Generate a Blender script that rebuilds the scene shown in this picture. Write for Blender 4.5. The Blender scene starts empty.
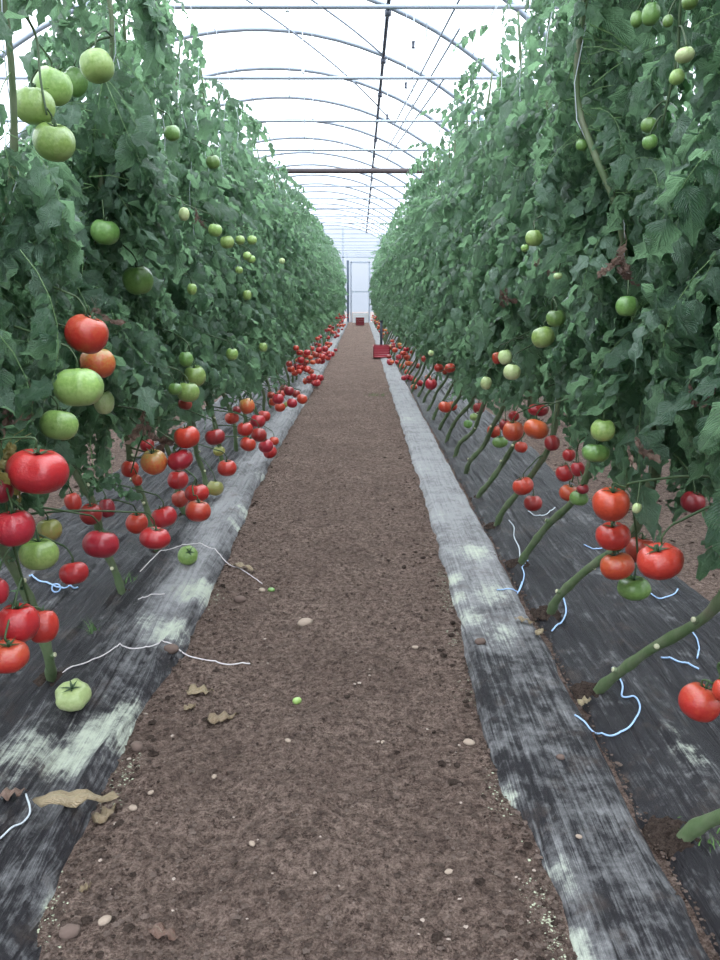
import bpy, math, random
import numpy as np
from mathutils import Vector
PI = math.pi
RNG = np.random.default_rng(7)
C = bpy.context.scene.collection
SC = bpy.context.scene

# ------------------------------------------------------------------ camera
H = 1.10; F = 770.0; TH = math.atan((480 - 297) / F)
ct, st = math.cos(TH), math.sin(TH)
cam = bpy.data.cameras.new('camera'); cam.sensor_fit = 'VERTICAL'; cam.sensor_height = 36; cam.lens = F / 960 * 36
cam.clip_start = .05; cam.clip_end = 200
co = bpy.data.objects.new('camera', cam); C.objects.link(co)
co.location = (0, 0, H); co.rotation_euler = (PI / 2 - TH, 0, 0); SC.camera = co

def at(px, py, zc):                       # world point of a pixel at a distance along the view axis
    a, b = (px - 360) / F * zc, -(py - 480) / F * zc
    return np.array([a, zc * ct + b * st, H + b * ct - zc * st])
def proj(p):
    p = np.asarray(p, float); d = p - np.array([0, 0, H])
    zc = d[..., 1] * ct - d[..., 2] * st; up = d[..., 1] * st + d[..., 2] * ct
    return 360 + d[..., 0] / zc * F, 480 - up / zc * F, zc
def ground(px, py, z=0.0):
    d = at(px, py, 1.0) - np.array([0, 0, H]); t = (z - H) / d[2]
    return np.array([0, 0, H]) + d * t
def at_x(px, py, X):
    return at(px, py, X * F / (px - 360))

# ------------------------------------------------------------------ mesh helpers
def mesh(name, V, Fs, mat=None, smooth=True, uv=None, attrs=None):
    V = np.asarray(V, np.float32); me = bpy.data.meshes.new(name)
    if not isinstance(Fs, (list, tuple)): Fs = [Fs]
    Fs = [np.asarray(f, np.int32) for f in Fs if len(f)]
    loops = np.concatenate([f.ravel() for f in Fs])
    tot = np.concatenate([np.full(len(f), f.shape[1], np.int32) for f in Fs])
    start = np.concatenate([[0], np.cumsum(tot)[:-1]]).astype(np.int32)
    me.vertices.add(len(V)); me.vertices.foreach_set('co', V.ravel())
    me.loops.add(len(loops)); me.loops.foreach_set('vertex_index', loops)
    me.polygons.add(len(tot)); me.polygons.foreach_set('loop_start', start); me.polygons.foreach_set('loop_total', tot)
    me.polygons.foreach_set('use_smooth', np.full(len(tot), smooth, bool))
    if uv is not None:
        l = me.uv_layers.new(name='UVMap'); l.data.foreach_set('uv', np.asarray(uv, np.float32)[loops].ravel())
    for k, a in (attrs or {}).items():
        at_ = me.attributes.new(k, 'FLOAT', 'POINT'); at_.data.foreach_set('value', np.asarray(a, np.float32))
    me.update(calc_edges=True); me.validate()
    if mat: me.materials.append(mat)
    return me
def link(name, me, parent=None, loc=(0, 0, 0)):
    o = bpy.data.objects.new(name, me); C.objects.link(o); o.location = [float(v) for v in loc]
    if parent: o.parent = parent
    return o
def tag(o, label, cat=None, group=None, kind=None):
    o['label'] = label
    if cat: o['category'] = cat
    if group: o['group'] = group
    if kind: o['kind'] = kind
    return o
def empty(name, loc):
    o = bpy.data.objects.new(name, None); C.objects.link(o); o.location = [float(v) for v in loc]; o.empty_display_size = .1
    return o
def copy_tree(o, parent=None):
    c = o.copy(); C.objects.link(c); c.parent = parent
    for ch in list(o.children): copy_tree(ch, c)
    return c
class MB:
    def __init__(s): s.V = []; s.Q = []; s.T = []; s.n = 0; s.A = []
    def add(s, V, Q=(), T=(), a=None):
        V = np.asarray(V, float)
        if len(Q): s.Q.append(np.asarray(Q) + s.n)
        if len(T): s.T.append(np.asarray(T) + s.n)
        s.V.append(V); s.n += len(V); s.A.append(np.full(len(V), 0. if a is None else a)); return s
    def box(s, x0, x1, y0, y1, z0, z1):
        V = [(x, y, z) for x in (x0, x1) for y in (y0, y1) for z in (z0, z1)]
        return s.add(V, [(0, 1, 3, 2), (4, 6, 7, 5), (0, 4, 5, 1), (2, 3, 7, 6), (0, 2, 6, 4), (1, 5, 7, 3)])
    def tube(s, P, R, seg=8, a=None):
        return s.add(*tube(P, R, seg), a=a)
    def build(s, name, mat, parent=None, loc=(0, 0, 0), smooth=True):
        V = np.concatenate(s.V) - np.array(loc if parent is None else (0, 0, 0))
        Fs = ([np.concatenate(s.Q)] if s.Q else []) + ([np.concatenate(s.T)] if s.T else [])
        return link(name, mesh(name, V, Fs, mat, smooth, attrs={'tint': np.concatenate(s.A)}), parent, loc)
def tube(P, R, seg=8):
    P = np.asarray(P, float); n = len(P); R = np.broadcast_to(np.asarray(R, float), (n,))
    T = np.gradient(P, axis=0); T /= np.linalg.norm(T, axis=1)[:, None] + 1e-9
    u = np.cross(T[0], [0, 0, 1.]);
    if np.linalg.norm(u) < .1: u = np.cross(T[0], [1., 0, 0])
    V = []
    for i in range(n):
        u = u - T[i] * (u @ T[i]); u /= np.linalg.norm(u) + 1e-9; w = np.cross(T[i], u)
        a = np.arange(seg) / seg * 2 * PI
        V.append(P[i] + R[i] * (np.cos(a)[:, None] * u + np.sin(a)[:, None] * w))
    V = np.concatenate(V + [P[:1], P[-1:]])
    Q = [(i * seg + j, i * seg + (j + 1) % seg, (i + 1) * seg + (j + 1) % seg, (i + 1) * seg + j) for i in range(n - 1) for j in range(seg)]
    T_ = [((j + 1) % seg, j, n * seg) for j in range(seg)] + [((n - 1) * seg + j, (n - 1) * seg + (j + 1) % seg, n * seg + 1) for j in range(seg)]
    return V, Q, T_
def spline(P, k=6):
    P = np.asarray(P, float); out = []
    Q = np.concatenate([[2 * P[0] - P[1]], P, [2 * P[-1] - P[-2]]])
    for i in range(1, len(Q) - 2):
        for t in np.arange(k) / k:
            a, b, c, d = Q[i - 1], Q[i], Q[i + 1], Q[i + 2]
            out.append(.5 * (2 * b + (c - a) * t + (2 * a - 5 * b + 4 * c - d) * t * t + (3 * b - a - 3 * c + d) * t ** 3))
    out.append(P[-1]); return np.array(out)
_g = np.random.default_rng(3).random((256, 256))
def vnoise(x, y):
    x = np.asarray(x, float); y = np.asarray(y, float)
    xi = np.floor(x).astype(int); yi = np.floor(y).astype(int); fx = x - xi; fy = y - yi
    fx = fx * fx * (3 - 2 * fx); fy = fy * fy * (3 - 2 * fy); g = lambda a, b: _g[a % 256, b % 256]
    return (g(xi, yi) * (1 - fx) + g(xi + 1, yi) * fx) * (1 - fy) + (g(xi, yi + 1) * (1 - fx) + g(xi + 1, yi + 1) * fx) * fy
def fbm(x, y, o=4):
    s = 0; a = .5
    for k in range(o): s = s + a * (vnoise(x * 2 ** k + 17 * k, y * 2 ** k + 31 * k) - .5); a *= .5
    return s

# ------------------------------------------------------------------ materials
class Mat:
    def __init__(s, name):
        s.m = bpy.data.materials.new(name); s.m.use_nodes = True; s.t = s.m.node_tree; s.n = s.t.nodes
        s.b = s.n['Principled BSDF']; s.out = s.n['Material Output']
    def node(s, typ, **k):
        n = s.n.new(typ)
        for a, v in k.items():
            if a in n.inputs.keys() if hasattr(n.inputs, 'keys') else False: n.inputs[a].default_value = v
            else: setattr(n, a, v)
        return n
    def l(s, a, b): s.t.links.new(a, b)
    def noise(s, scale, detail=4, rough=.6, vec=None, st=None):
        n = s.n.new('ShaderNodeTexNoise'); n.inputs['Scale'].default_value = scale; n.inputs['Detail'].default_value = detail; n.inputs['Roughness'].default_value = rough
        tc = s.n.new('ShaderNodeTexCoord'); v = tc.outputs['Object']
        if st:
            mp = s.n.new('ShaderNodeMapping'); mp.inputs['Scale'].default_value = st; s.l(v, mp.inputs['Vector']); v = mp.outputs[0]
        s.l(vec or v, n.inputs['Vector']); return n.outputs['Fac']
    def ramp(s, fac, stops):
        r = s.n.new('ShaderNodeValToRGB'); e = r.color_ramp.elements
        for i, (p, c) in enumerate(stops):
            q = e[i] if i < 2 else e.new(p)
            q.position = p; q.color = (*c, 1) if len(c) == 3 else c
        s.l(fac, r.inputs[0]); return r.outputs[0]
    def math(s, op, a, b=None, clamp=False):
        n = s.n.new('ShaderNodeMath'); n.operation = op; n.use_clamp = clamp
        for i, v in enumerate((a, b)):
            if v is None: continue
            if isinstance(v, (int, float)): n.inputs[i].default_value = v
            else: s.l(v, n.inputs[i])
        return n.outputs[0]
    def mix(s, f, a, b):
        n = s.n.new('ShaderNodeMix'); n.data_type = 'RGBA'
        for sock, v in ((n.inputs[0], f), (n.inputs[6], a), (n.inputs[7], b)):
            if isinstance(v, (int, float)): sock.default_value = v
            elif isinstance(v, tuple): sock.default_value = (*v, 1)
            else: s.l(v, sock)
        return n.outputs[2]
    def attr(s, name):
        n = s.n.new('ShaderNodeAttribute'); n.attribute_name = name; return n.outputs['Fac']
    def bump(s, h, strength=.5, dist=.01):
        n = s.n.new('ShaderNodeBump'); n.inputs['Strength'].default_value = strength; n.inputs['Distance'].default_value = dist
        s.l(h, n.inputs['Height']); s.l(n.outputs[0], s.b.inputs['Normal']); return n.outputs[0]
    def col(s, c):
        if isinstance(c, tuple): s.b.inputs['Base Color'].default_value = (*c, 1)
        else: s.l(c, s.b.inputs['Base Color'])
    def set(s, **k):
        for a, v in k.items(): s.b.inputs[a.replace('_', ' ')].default_value = v
        return s
def simple(name, c, rough=.6, metal=0., c2=None, scale=20, bump=0):
    m = Mat(name); m.set(Roughness=rough, Metallic=metal)
    f = m.noise(scale)
    m.col(m.mix(f, c, c2 or tuple(v * .7 for v in c)))
    if bump: m.bump(f, bump, .004)
    return m.m

def leaf_material(name, lo, mid, hi, trans, tw=.33):
    m = Mat(name); t = m.attr('tint'); pet = m.attr('petiole')
    uvn = m.n.new('ShaderNodeTexCoord'); sp = m.n.new('ShaderNodeSeparateXYZ'); m.l(uvn.outputs['UV'], sp.inputs[0])
    av = m.math('ABSOLUTE', m.math('SUBTRACT', sp.outputs[1], .5))
    ph = m.math('MULTIPLY', m.math('SUBTRACT', sp.outputs[0], m.math('MULTIPLY', av, .7)), 52.)
    vein = m.math('POWER', m.math('ABSOLUTE', m.math('SINE', ph)), .45)
    mid_ = m.math('MULTIPLY', m.math('MINIMUM', m.math('MULTIPLY', av, 14.), 1.), 1.)
    hgt = m.math('MULTIPLY', vein, mid_)
    nz = m.noise(60, 3)
    c = m.ramp(t, [(0, lo), (1, hi), (.5, mid)])
    c = m.mix(m.math('MULTIPLY', m.math('SUBTRACT', 1., hgt), .22), c, (.16, .25, .12))
    c = m.mix(m.math('MULTIPLY', nz, .3), c, tuple(v * .5 for v in mid))
    c = m.mix(pet, c, (.19, .29, .12))
    m.col(c); m.set(Roughness=.34); m.b.inputs['Specular IOR Level'].default_value = .6
    bn = m.bump(m.math('ADD', m.math('MULTIPLY', hgt, .6), m.math('MULTIPLY', m.noise(85, 3, .6), 2.2)), .8, .005)
    tr = m.n.new('ShaderNodeBsdfTranslucent'); m.l(bn, tr.inputs['Normal'])
    tr.inputs['Color'].default_value = (*trans, 1)
    mx = m.n.new('ShaderNodeMixShader'); mx.inputs[0].default_value = tw
    m.l(m.b.outputs[0], mx.inputs[1]); m.l(tr.outputs[0], mx.inputs[2]); m.l(mx.outputs[0], m.out.inputs['Surface'])
    return m.m
M = {}
M['leaf'] = leaf_material('tomato leaf', (.013, .038, .024), (.034, .083, .052), (.17, .26, .20), (.32, .55, .30), .42)
M['leaf_yellow'] = leaf_material('yellowing leaf', (.30, .25, .07), (.36, .30, .10), (.42, .36, .16), (.4, .34, .1))
M['withered'] = leaf_material('withered leaf', (.17, .09, .07), (.28, .165, .13), (.42, .28, .22), (.12, .06, .04), .1)
def stem_mat():
    m = Mat('tomato stem'); n = m.noise(14, 3); f = m.noise(70, 3, st=(1, 1, .25))
    c = m.ramp(n, [(.35, (.095, .145, .06)), (.6, (.16, .19, .11)), (.75, (.19, .17, .12))])
    c = m.mix(m.math('MULTIPLY', f, .5), c, (.04, .07, .025)); m.col(c); m.set(Roughness=.6); m.bump(f, .6, .004); return m.m
M['stem'] = stem_mat()
M['stalk'] = simple('fruit stalk', (.055, .10, .035), .6, c2=(.03, .055, .02), scale=60)
M['calyx'] = simple('calyx', (.04, .085, .03), .6, c2=(.025, .05, .02), scale=60)
M['scar'] = simple('cut scar', (.62, .60, .42), .7, c2=(.45, .44, .28), scale=80)
def fruit_mat(name, base, shoulder, spot, rough=.34):
    m = Mat(name); tc = m.n.new('ShaderNodeTexCoord'); sp = m.n.new('ShaderNodeSeparateXYZ'); m.l(tc.outputs['Object'], sp.inputs[0])
    oi = m.n.new('ShaderNodeObjectInfo')
    z = m.attr('tint'); n = m.noise(5, 3, vec=None)
    f = m.math('ADD', m.math('MULTIPLY', z, .75), m.math('MULTIPLY', m.math('SUBTRACT', n, .5), 1.3))
    c = m.ramp(f, [(.35, base), (.95, shoulder), (.1, spot)])
    h = m.n.new('ShaderNodeHueSaturation'); h.inputs['Hue'].default_value = .5
    m.l(m.math('ADD', m.math('MULTIPLY', oi.outputs['Random'], .02), .49), h.inputs['Hue'])
    m.l(m.math('ADD', m.math('MULTIPLY', oi.outputs['Random'], .35), .82), h.inputs['Value']); m.l(c, h.inputs['Color'])
    sk = m.noise(160, 2)
    cc = m.mix(m.math('MULTIPLY', m.ramp(sk, [(.6, (0, 0, 0)), (.75, (1, 1, 1))]), .25), h.outputs[0], tuple(min(1, v * 1.6 + .03) for v in shoulder))
    m.col(cc); m.set(Roughness=rough); m.b.inputs['Coat Weight'].default_value = .25; m.b.inputs['Coat Roughness'].default_value = .22
    m.b.inputs['Subsurface Weight'].default_value = .0; m.bump(m.noise(9, 2), .15, .01)
    return m.m
M['R'] = fruit_mat('red tomato skin', (.43, .026, .020), (.48, .045, .026), (.38, .020, .018))
M['D'] = fruit_mat('deep red tomato skin', (.28, .02, .018), (.33, .03, .022), (.24, .014, .016))
M['O'] = fruit_mat('orange red tomato skin', (.50, .070, .026), (.50, .12, .04), (.46, .048, .022))
M['A'] = fruit_mat('ripening amber tomato skin', (.60, .20, .05), (.36, .34, .10), (.58, .12, .04))
M['G'] = fruit_mat('green tomato skin', (.25, .38, .10), (.15, .26, .06), (.33, .46, .15))
M['F'] = fruit_mat('deep green tomato skin', (.13, .24, .06), (.08, .16, .04), (.17, .29, .08))
M['P'] = fruit_mat('pale green tomato skin', (.44, .54, .24), (.32, .42, .16), (.52, .58, .30))
M['L'] = fruit_mat('olive tomato skin', (.30, .30, .08), (.22, .24, .06), (.36, .28, .08))
M['string'] = simple('string', (.62, .66, .70), .8, c2=(.45, .5, .55), scale=90)
M['blue'] = simple('blue string', (.42, .60, .85), .6, c2=(.30, .46, .75), scale=60)
M['white_twine'] = simple('white twine', (.72, .66, .66), .7, c2=(.6, .55, .56), scale=60)
M['steel'] = simple('galvanised steel', (.36, .40, .46), .5, .5, c2=(.27, .31, .37), scale=3)
M['wire'] = simple('dark steel', (.07, .08, .11), .5, .3, c2=(.05, .055, .07), scale=3)
M['steel_dark'] = simple('blue grey post', (.10, .13, .18), .5, c2=(.08, .10, .14), scale=3)
M['rust'] = simple('rusted beam', (.085, .06, .06), .7, .1, c2=(.05, .04, .045), scale=4)
M['crate'] = simple('red crate plastic', (.42, .035, .06), .45, c2=(.36, .03, .05), scale=6)
M['crate_dark'] = simple('dark red crate plastic', (.20, .02, .03), .5, c2=(.15, .015, .02), scale=6)
M['white_paint'] = simple('white paint', (.75, .78, .80), .5, c2=(.68, .7, .74), scale=6)
M['stone'] = simple('stone', (.36, .28, .22), .9, c2=(.26, .20, .16), scale=30, bump=.4)
M['dry'] = leaf_material('dry leaf', (.24, .16, .10), (.34, .24, .15), (.46, .36, .22), (.2, .14, .08), .1)

def soil_mat(dark=1., name='soil', tinted=False):
    m = Mat(name); a = m.noise(2.6, 7, .7); b = m.noise(55, 8, .75); c = m.noise(190, 4, .8); e = m.noise(14, 5, .7)
    f = m.math('ADD', m.math('MULTIPLY', b, .55), m.math('MULTIPLY', c, .45))
    col = m.ramp(f, [(.41, (.056, .037, .030)), (.60, (.58, .43, .36)), (.5, (.31, .218, .180))])
    col = m.mix(m.ramp(a, [(.42, (.0, .0, .0)), (.66, (.75, .75, .75))]), m.mix(.42, col, (.12, .078, .065)), col)
    col = m.mix(m.math('MULTIPLY', m.ramp(e, [(.52, (0, 0, 0)), (.66, (1, 1, 1))]), .42), col, (.085, .058, .050))
    v = m.n.new('ShaderNodeTexVoronoi'); v.inputs['Scale'].default_value = 60; tc = m.n.new('ShaderNodeTexCoord'); m.l(tc.outputs['Object'], v.inputs['Vector'])
    spk = m.math('LESS_THAN', v.outputs['Distance'], .14); rn = m.math('GREATER_THAN', m.noise(40, 1), .62)
    col = m.mix(m.math('MULTIPLY', m.math('MULTIPLY', spk, rn), .7), col, (.42, .34, .29))
    if tinted: col = m.mix(.6, col, m.ramp(m.attr('tint'), [(0, (.06, .042, .036)), (1, (.38, .29, .25)), (.6, (.20, .145, .122))]))
    col = m.mix(1 - dark, col, (.02, .013, .01)); m.col(col); m.set(Roughness=.95); m.b.inputs['Specular IOR Level'].default_value = .15
    m.bump(m.math('ADD', b, m.math('MULTIPLY', c, .6)), 1.0, .034); return m.m
M['crumb_soil'] = soil_mat(1., 'crumbly soil', True)
M['soil'] = soil_mat(); M['soil_dark'] = soil_mat(.3, 'moist clod and dark hole soil')  # dark soil: moist clods, and painted hole darkness on the stem mounds
M['crumb'] = simple('soil crumbs', (.17, .118, .098), .95, c2=(.085, .056, .047), scale=25, bump=.5)
M['pale_crumb'] = simple('pale grit', (.42, .34, .29), .9, c2=(.25, .19, .16), scale=25)
def mulch_mat(name, base, k):
    m = Mat(name); d = m.attr('dust_sheen'); p = m.attr('powder')
    s1 = m.noise(1.0, 6, .7, st=(75, 1.2, 1)); s2 = m.noise(1., 5, .75, st=(260, 4, 1)); s3 = m.noise(26, 6, .75); s4 = m.noise(5, 4, .6)
    w = m.math('ADD', m.math('MULTIPLY', s1, .4), m.math('ADD', m.math('MULTIPLY', s2, .32), m.math('ADD', m.math('MULTIPLY', s3, .5), m.math('MULTIPLY', s4, .38))))
    f = m.math('MULTIPLY', m.math('ADD', m.math('MULTIPLY', m.math('SUBTRACT', w, .80), 2.0), m.math('SUBTRACT', d, .17)), 1.9, clamp=True)
    c = m.mix(f, base, (.36, .355, .365))
    br = m.math('MULTIPLY', m.math('SUBTRACT', m.noise(9, 5, .7), .56), 5., clamp=True)
    c = m.mix(m.math('MULTIPLY', br, .6), c, (.12, .088, .074))
    pf = m.math('MULTIPLY', m.math('ADD', m.math('MULTIPLY', m.math('SUBTRACT', w, .80), 4.2), m.math('SUBTRACT', m.math('MULTIPLY', p, 1.15), .46)), 1.3, clamp=True)
    pf = m.math('MULTIPLY', pf, m.math('MINIMUM', m.math('MULTIPLY', p, 2.), .9))
    c = m.mix(pf, c, (.60, .65, .53))
    m.col(c); m.l(m.math('ADD', .42, m.math('MULTIPLY', m.math('MAXIMUM', f, pf), .5)), m.b.inputs['Roughness'])
    m.b.inputs['Specular IOR Level'].default_value = .32
    m.bump(m.math('ADD', m.math('MULTIPLY', s1, 1.8), m.math('ADD', m.math('MULTIPLY', s2, 1.1), m.math('MULTIPLY', s3, .35))), .8, .012); return m.m
M['mulch'] = mulch_mat('black plastic mulch', (.025, .023, .027), 1)
def film_mat(name='polythene film', k=1.):
    m = Mat(name); n = m.noise(.8, 4, st=(1, .3, 1))
    tr = m.n.new('ShaderNodeBsdfTransparent'); tl = m.n.new('ShaderNodeBsdfTranslucent'); mx = m.n.new('ShaderNodeMixShader')
    m.l(m.ramp(n, [(.3, (.88 * k, .90 * k, .94 * k)), (.7, (.95 * k, .97 * k, 1. * k))]), tr.inputs['Color']); tl.inputs['Color'].default_value = (.9 * k, .93 * k, .97 * k, 1)
    mx.inputs[0].default_value = .28; m.l(tr.outputs[0], mx.inputs[1]); m.l(tl.outputs[0], mx.inputs[2]); m.l(mx.outputs[0], m.out.inputs['Surface'])
    m.n.remove(m.b); return m.m
M['film'] = film_mat(); M['film_old'] = film_mat('aged film', .72)

# ------------------------------------------------------------------ ground
PE_L = [(0.2, -.545), (1.09, -.546), (1.3, -.572), (1.6, -.590), (1.95, -.587), (2.25, -.56), (2.6, -.556), (3.2, -.575), (4.3, -.60), (6.3, -.595), (8.6, -.575), (15, -.52), (36, -.5)]
PE_R = [(0.2, .366), (1.12, .367), (1.32, .363), (1.42, .358), (1.55, .325), (1.83, .316), (2.2, .325), (2.55, .345), (3.2, .342), (3.7, .35), (4.4, .352), (6.2, .36), (8.8, .358), (15, .37), (36, .38)]
def edge(tab, y): return np.interp(y, [a for a, b in tab], [b for a, b in tab])
def ground_h(x, y):
    y = np.asarray(y, float); x = np.asarray(x, float)
    inpath = np.clip((x - edge(PE_L, y)) / .05, 0, 1) * np.clip((edge(PE_R, y) - x) / .05, 0, 1)
    a = .030 * fbm(x * 6, y * 6, 3) + .028 * fbm(x * 22, y * 22, 4) + .012 * fbm(x * 70, y * 70, 2)
    rut = -.010 * np.exp(-((x + .30) / .09) ** 2) - .010 * np.exp(-((x - .10) / .09) ** 2)
    return np.where(inpath > 0, a * (.35 + .65 * inpath) + rut * inpath, .35 * a - .004)
def grid(xs, ys):
    X, Y = np.meshgrid(xs, ys); n, m_ = len(ys), len(xs)
    i = np.arange(n - 1)[:, None] * m_ + np.arange(m_ - 1)[None]
    return X.ravel(), Y.ravel(), np.stack([i, i + 1, i + m_ + 1, i + m_], -1).reshape(-1, 4)
ys = [.2]; 
while ys[-1] < 37: ys.append(ys[-1] + max(.008, min(.4, .0035 * ys[-1] ** 1.5 + .002)))
xs = np.concatenate([[-9, -7, -5.4, -4, -3, -2.4, -2.], np.arange(-1.8, -.66, .05), np.arange(-.66, .44, .009), np.arange(.44, 1.2, .05), np.arange(1.2, 2.2, .03), [2.4, 3, 4, 6, 9]])
X, Y, Q = grid(xs, np.array([-5, -3, -1, 0] + ys + [40, 60]))
o = link('floor', mesh('floor', np.stack([X, Y, ground_h(X, Y)], 1), Q, M['soil'])); o['kind'] = 'structure'; o['label'] = 'brown bare soil floor of the tunnel'

POW = [(200, 598, .06, 1.), (222, 585, .04, .8), (170, 640, .05, 1.), (150, 632, .04, .7), (118, 722, .06, 1.), (95, 740, .06, 1.1), (70, 765, .06, .9), (122, 742, .04, .9), (30, 765, .07, .6), (250, 515, .06, .75), (235, 530, .05, .6),
       (245, 560, .03, .6), (262, 480, .07, .6), (452, 582, .035, 1.), (458, 600, .03, .8), (475, 555, .07, .75), (495, 600, .06, .8), (470, 620, .05, .7), (500, 640, .06, .55), (508, 800, .025, 1.), (545, 915, .022, 1.1), (555, 940, .02, 1.1), (570, 950, .03, .9),
       (560, 880, .03, .6), (55, 905, .014, 1.2), (50, 925, .014, 1.2), (690, 765, .035, .75), (675, 745, .03, .6), (438, 520, .05, .5), (425, 470, .08, .5), (300, 405, .15, .5), (318, 378, .2, .5), (405, 420, .15, .45)]
PW = [(ground(a, b), s, w) for a, b, s, w in POW]
def sheet(name, x0f, x1f, y0, y1, dust_sheen_at, label, seed, amp=1., nx=70):
    yy = [y0]
    while yy[-1] < y1: yy.append(yy[-1] + max(.012, min(.4, .004 * max(yy[-1], .1) ** 1.5)))
    yy = np.array(yy); u = np.linspace(0, 1, nx)
    U, Y = np.meshgrid(u, yy); n, m_ = U.shape
    i = np.arange(n - 1)[:, None] * m_ + np.arange(m_ - 1)[None]; Q = np.stack([i, i + 1, i + m_ + 1, i + m_], -1).reshape(-1, 4)
    a = x0f(Y); b = x1f(Y); X = a + (b - a) * U
    d = np.minimum(U, 1 - U) * (b - a)
    X = X + .010 * fbm(Y * 9 + seed, U * 0 + seed, 3) * np.exp(-d / .03) * 3
    z = .014 + .006 * amp + amp * (.034 * fbm(X * 16 + seed, Y * 1.7, 3) + .020 * fbm(X * 45, Y * 4 + seed, 2) + .022 * fbm(X * 5 + 9, Y * 5, 2))
    rg = (1 - np.abs(2 * vnoise(X * 17 + seed * 3, Y * 1.1 + 3 * fbm(X * 2, Y * 2, 2)) - 1)) ** 5; z = z + amp * .014 * rg + amp * .007 * (1 - np.abs(2 * vnoise(X * 40 + seed, Y * 2.5) - 1)) ** 4
    z = np.maximum(z, .004 + ground_h(X, Y) * .5)
    z = z - .045 * np.exp(-d / .012)
    z = z + .012 * amp * (amp > 1) * np.exp(-((d - .045) / .025) ** 2); z = z + amp * .006 * (1 - np.abs(2 * vnoise(X * 75 + seed + 2 * fbm(X * 3, Y * 2, 2), Y * 1.6) - 1)) ** 3
    P = np.zeros_like(X)
    for (g, s, w) in PW:
        P = np.maximum(P, w * np.exp(-(((X - g[0]) / (s * 1.35)) ** 2 + ((Y - g[1]) / (s * 2.1)) ** 2)))
    D = dust_sheen_at(X, Y, d) + .35 * P  # real dust plus grazing reflection, both put into the grey colour
    me = mesh(name, np.stack([X.ravel(), Y.ravel(), z.ravel()], 1), Q, M['mulch'], attrs={'dust_sheen': D.ravel(), 'powder': P.ravel()})
    o = link(name, me); tag(o, label, 'mulch sheet'); return o
sheet('mulch_sheet', lambda y: -1.55 + .05 * fbm(y * 1.3, y * 0, 3), lambda y: edge(PE_L, y) + .03 * fbm(y * 4, y * 0 + 5, 3), .2, 35.2,
      lambda X, Y, d: .10 + .55 * np.exp(-((X - edge(PE_L, Y) + .11) / .11) ** 2) * np.clip((Y - 1.7) / 1.2, .15, 1) + .1 * np.clip((Y - 3) / 5, 0, 1),  # far path edge lightened in colour for dust and grazing sheen
      'black plastic mulch sheet with grey dusty edge left of the soil path', 3, 1.2, 170)
sheet('mulch_sheet', lambda y: edge(PE_R, y) + .03 * fbm(y * 4, y * 0 + 9, 3), lambda y: .609 + .02 * fbm(y * 3, y * 0 + 2, 3), .2, 35.2,
      lambda X, Y, d: .24 + .42 * np.clip((Y - 1.9) / 2., 0, 1) + 0 * X, 'dusty grey plastic mulch strip between soil path and right stems', 11, .42, 90)
sheet('mulch_sheet', lambda y: .606 + .02 * fbm(y * 3, y * 0 + 2, 3), lambda y: 1.28 + .05 * fbm(y * 2, y * 0 + 7, 3), .2, 35.2,
      lambda X, Y, d: .10 + .12 * np.clip((Y - 3) / 5, 0, 1) + 0 * X, 'darker black plastic mulch sheet beneath the stems of the right row', 23, .9, 130)

# soil crumbs and grit (uncountable)
def crumbs(name, N, place, smin, smax, mat, label, seed):
    r = np.random.default_rng(seed)
    base = np.array([(1, 0, 0), (-1, 0, 0), (0, 1, 0), (0, -1, 0), (0, 0, .8), (0, 0, -.8), (.65, .65, .4), (-.65, .6, .45), (.6, -.65, .4), (-.6, -.65, .4)], float)
    tri = np.array([(0, 6, 4), (6, 2, 4), (2, 7, 4), (7, 1, 4), (1, 9, 4), (9, 3, 4), (3, 8, 4), (8, 0, 4), (6, 0, 5), (2, 6, 5), (7, 2, 5), (1, 7, 5), (9, 1, 5), (3, 9, 5), (8, 3, 5), (0, 8, 5)])
    x, y = place(r, N); s = smin + (smax - smin) * r.random(N) ** 5
    V = base[None] * (1 + .35 * (r.random((N, 10, 3)) - .5)) * s[:, None, None] * (np.array([1, 1, .7]) * (1 + .5 * (r.random((N, 1, 3)) - .5)))
    a = r.random(N) * 6.28; c_, s_ = np.cos(a), np.sin(a)
    V = np.stack([V[..., 0] * c_[:, None] - V[..., 1] * s_[:, None], V[..., 0] * s_[:, None] + V[..., 1] * c_[:, None], V[..., 2]], -1)
    z = ground_h(x, y); V += np.stack([x, y, z + s * .25], 1)[:, None]
    T = (tri[None] + (np.arange(N) * 10)[:, None, None]).reshape(-1, 3)
    o = link(name, mesh(name, V.reshape(-1, 3), T, mat, False, attrs={'tint': np.repeat(r.random(N), 10)})); tag(o, label, 'soil', kind='stuff'); return o
def on_path(r, n):
    y = 1. + (r.random(n) ** 2.2) * 9; u = r.random(n); u = np.where(r.random(n) < .45, np.where(u < .5, (u * 2) ** 2.2 * .5, 1 - (2 - 2 * u) ** 2.2 * .5), u)
    a, b = edge(PE_L, y), edge(PE_R, y); return a + (b - a) * u, y
crumbs('soil_crumbs', 30000, on_path, .0014, .0075, M['crumb_soil'], 'loose brown soil crumbs scattered over the bare path', 5)
crumbs('pale_grit', 900, on_path, .0012, .0055, M['pale_crumb'], 'pale grit and chips scattered over the brown path', 6)
def on_seam(r, n):
    y = 1. + (r.random(n) ** 1.6) * 5; return .607 + .007 * r.standard_normal(n), y
def lift(o, z): o.location.z = z; return o
lift(crumbs('seam_crumbs', 900, on_seam, .002, .007, M['crumb_soil'], 'soil crumbs caught in the seam between the right mulch sheets', 8), .016)
def on_edges(r, n):
    y = 1. + (r.random(n) ** 1.8) * 5; u = np.abs(r.normal(0, .09, n)) + .01; return np.where(r.random(n) < .5, edge(PE_L, y) + u, edge(PE_R, y) - u), y
crumbs('dark_clods', 420, on_edges, .004, .014, M['soil_dark'], 'small dark clods along both edges of the path', 14)
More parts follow.
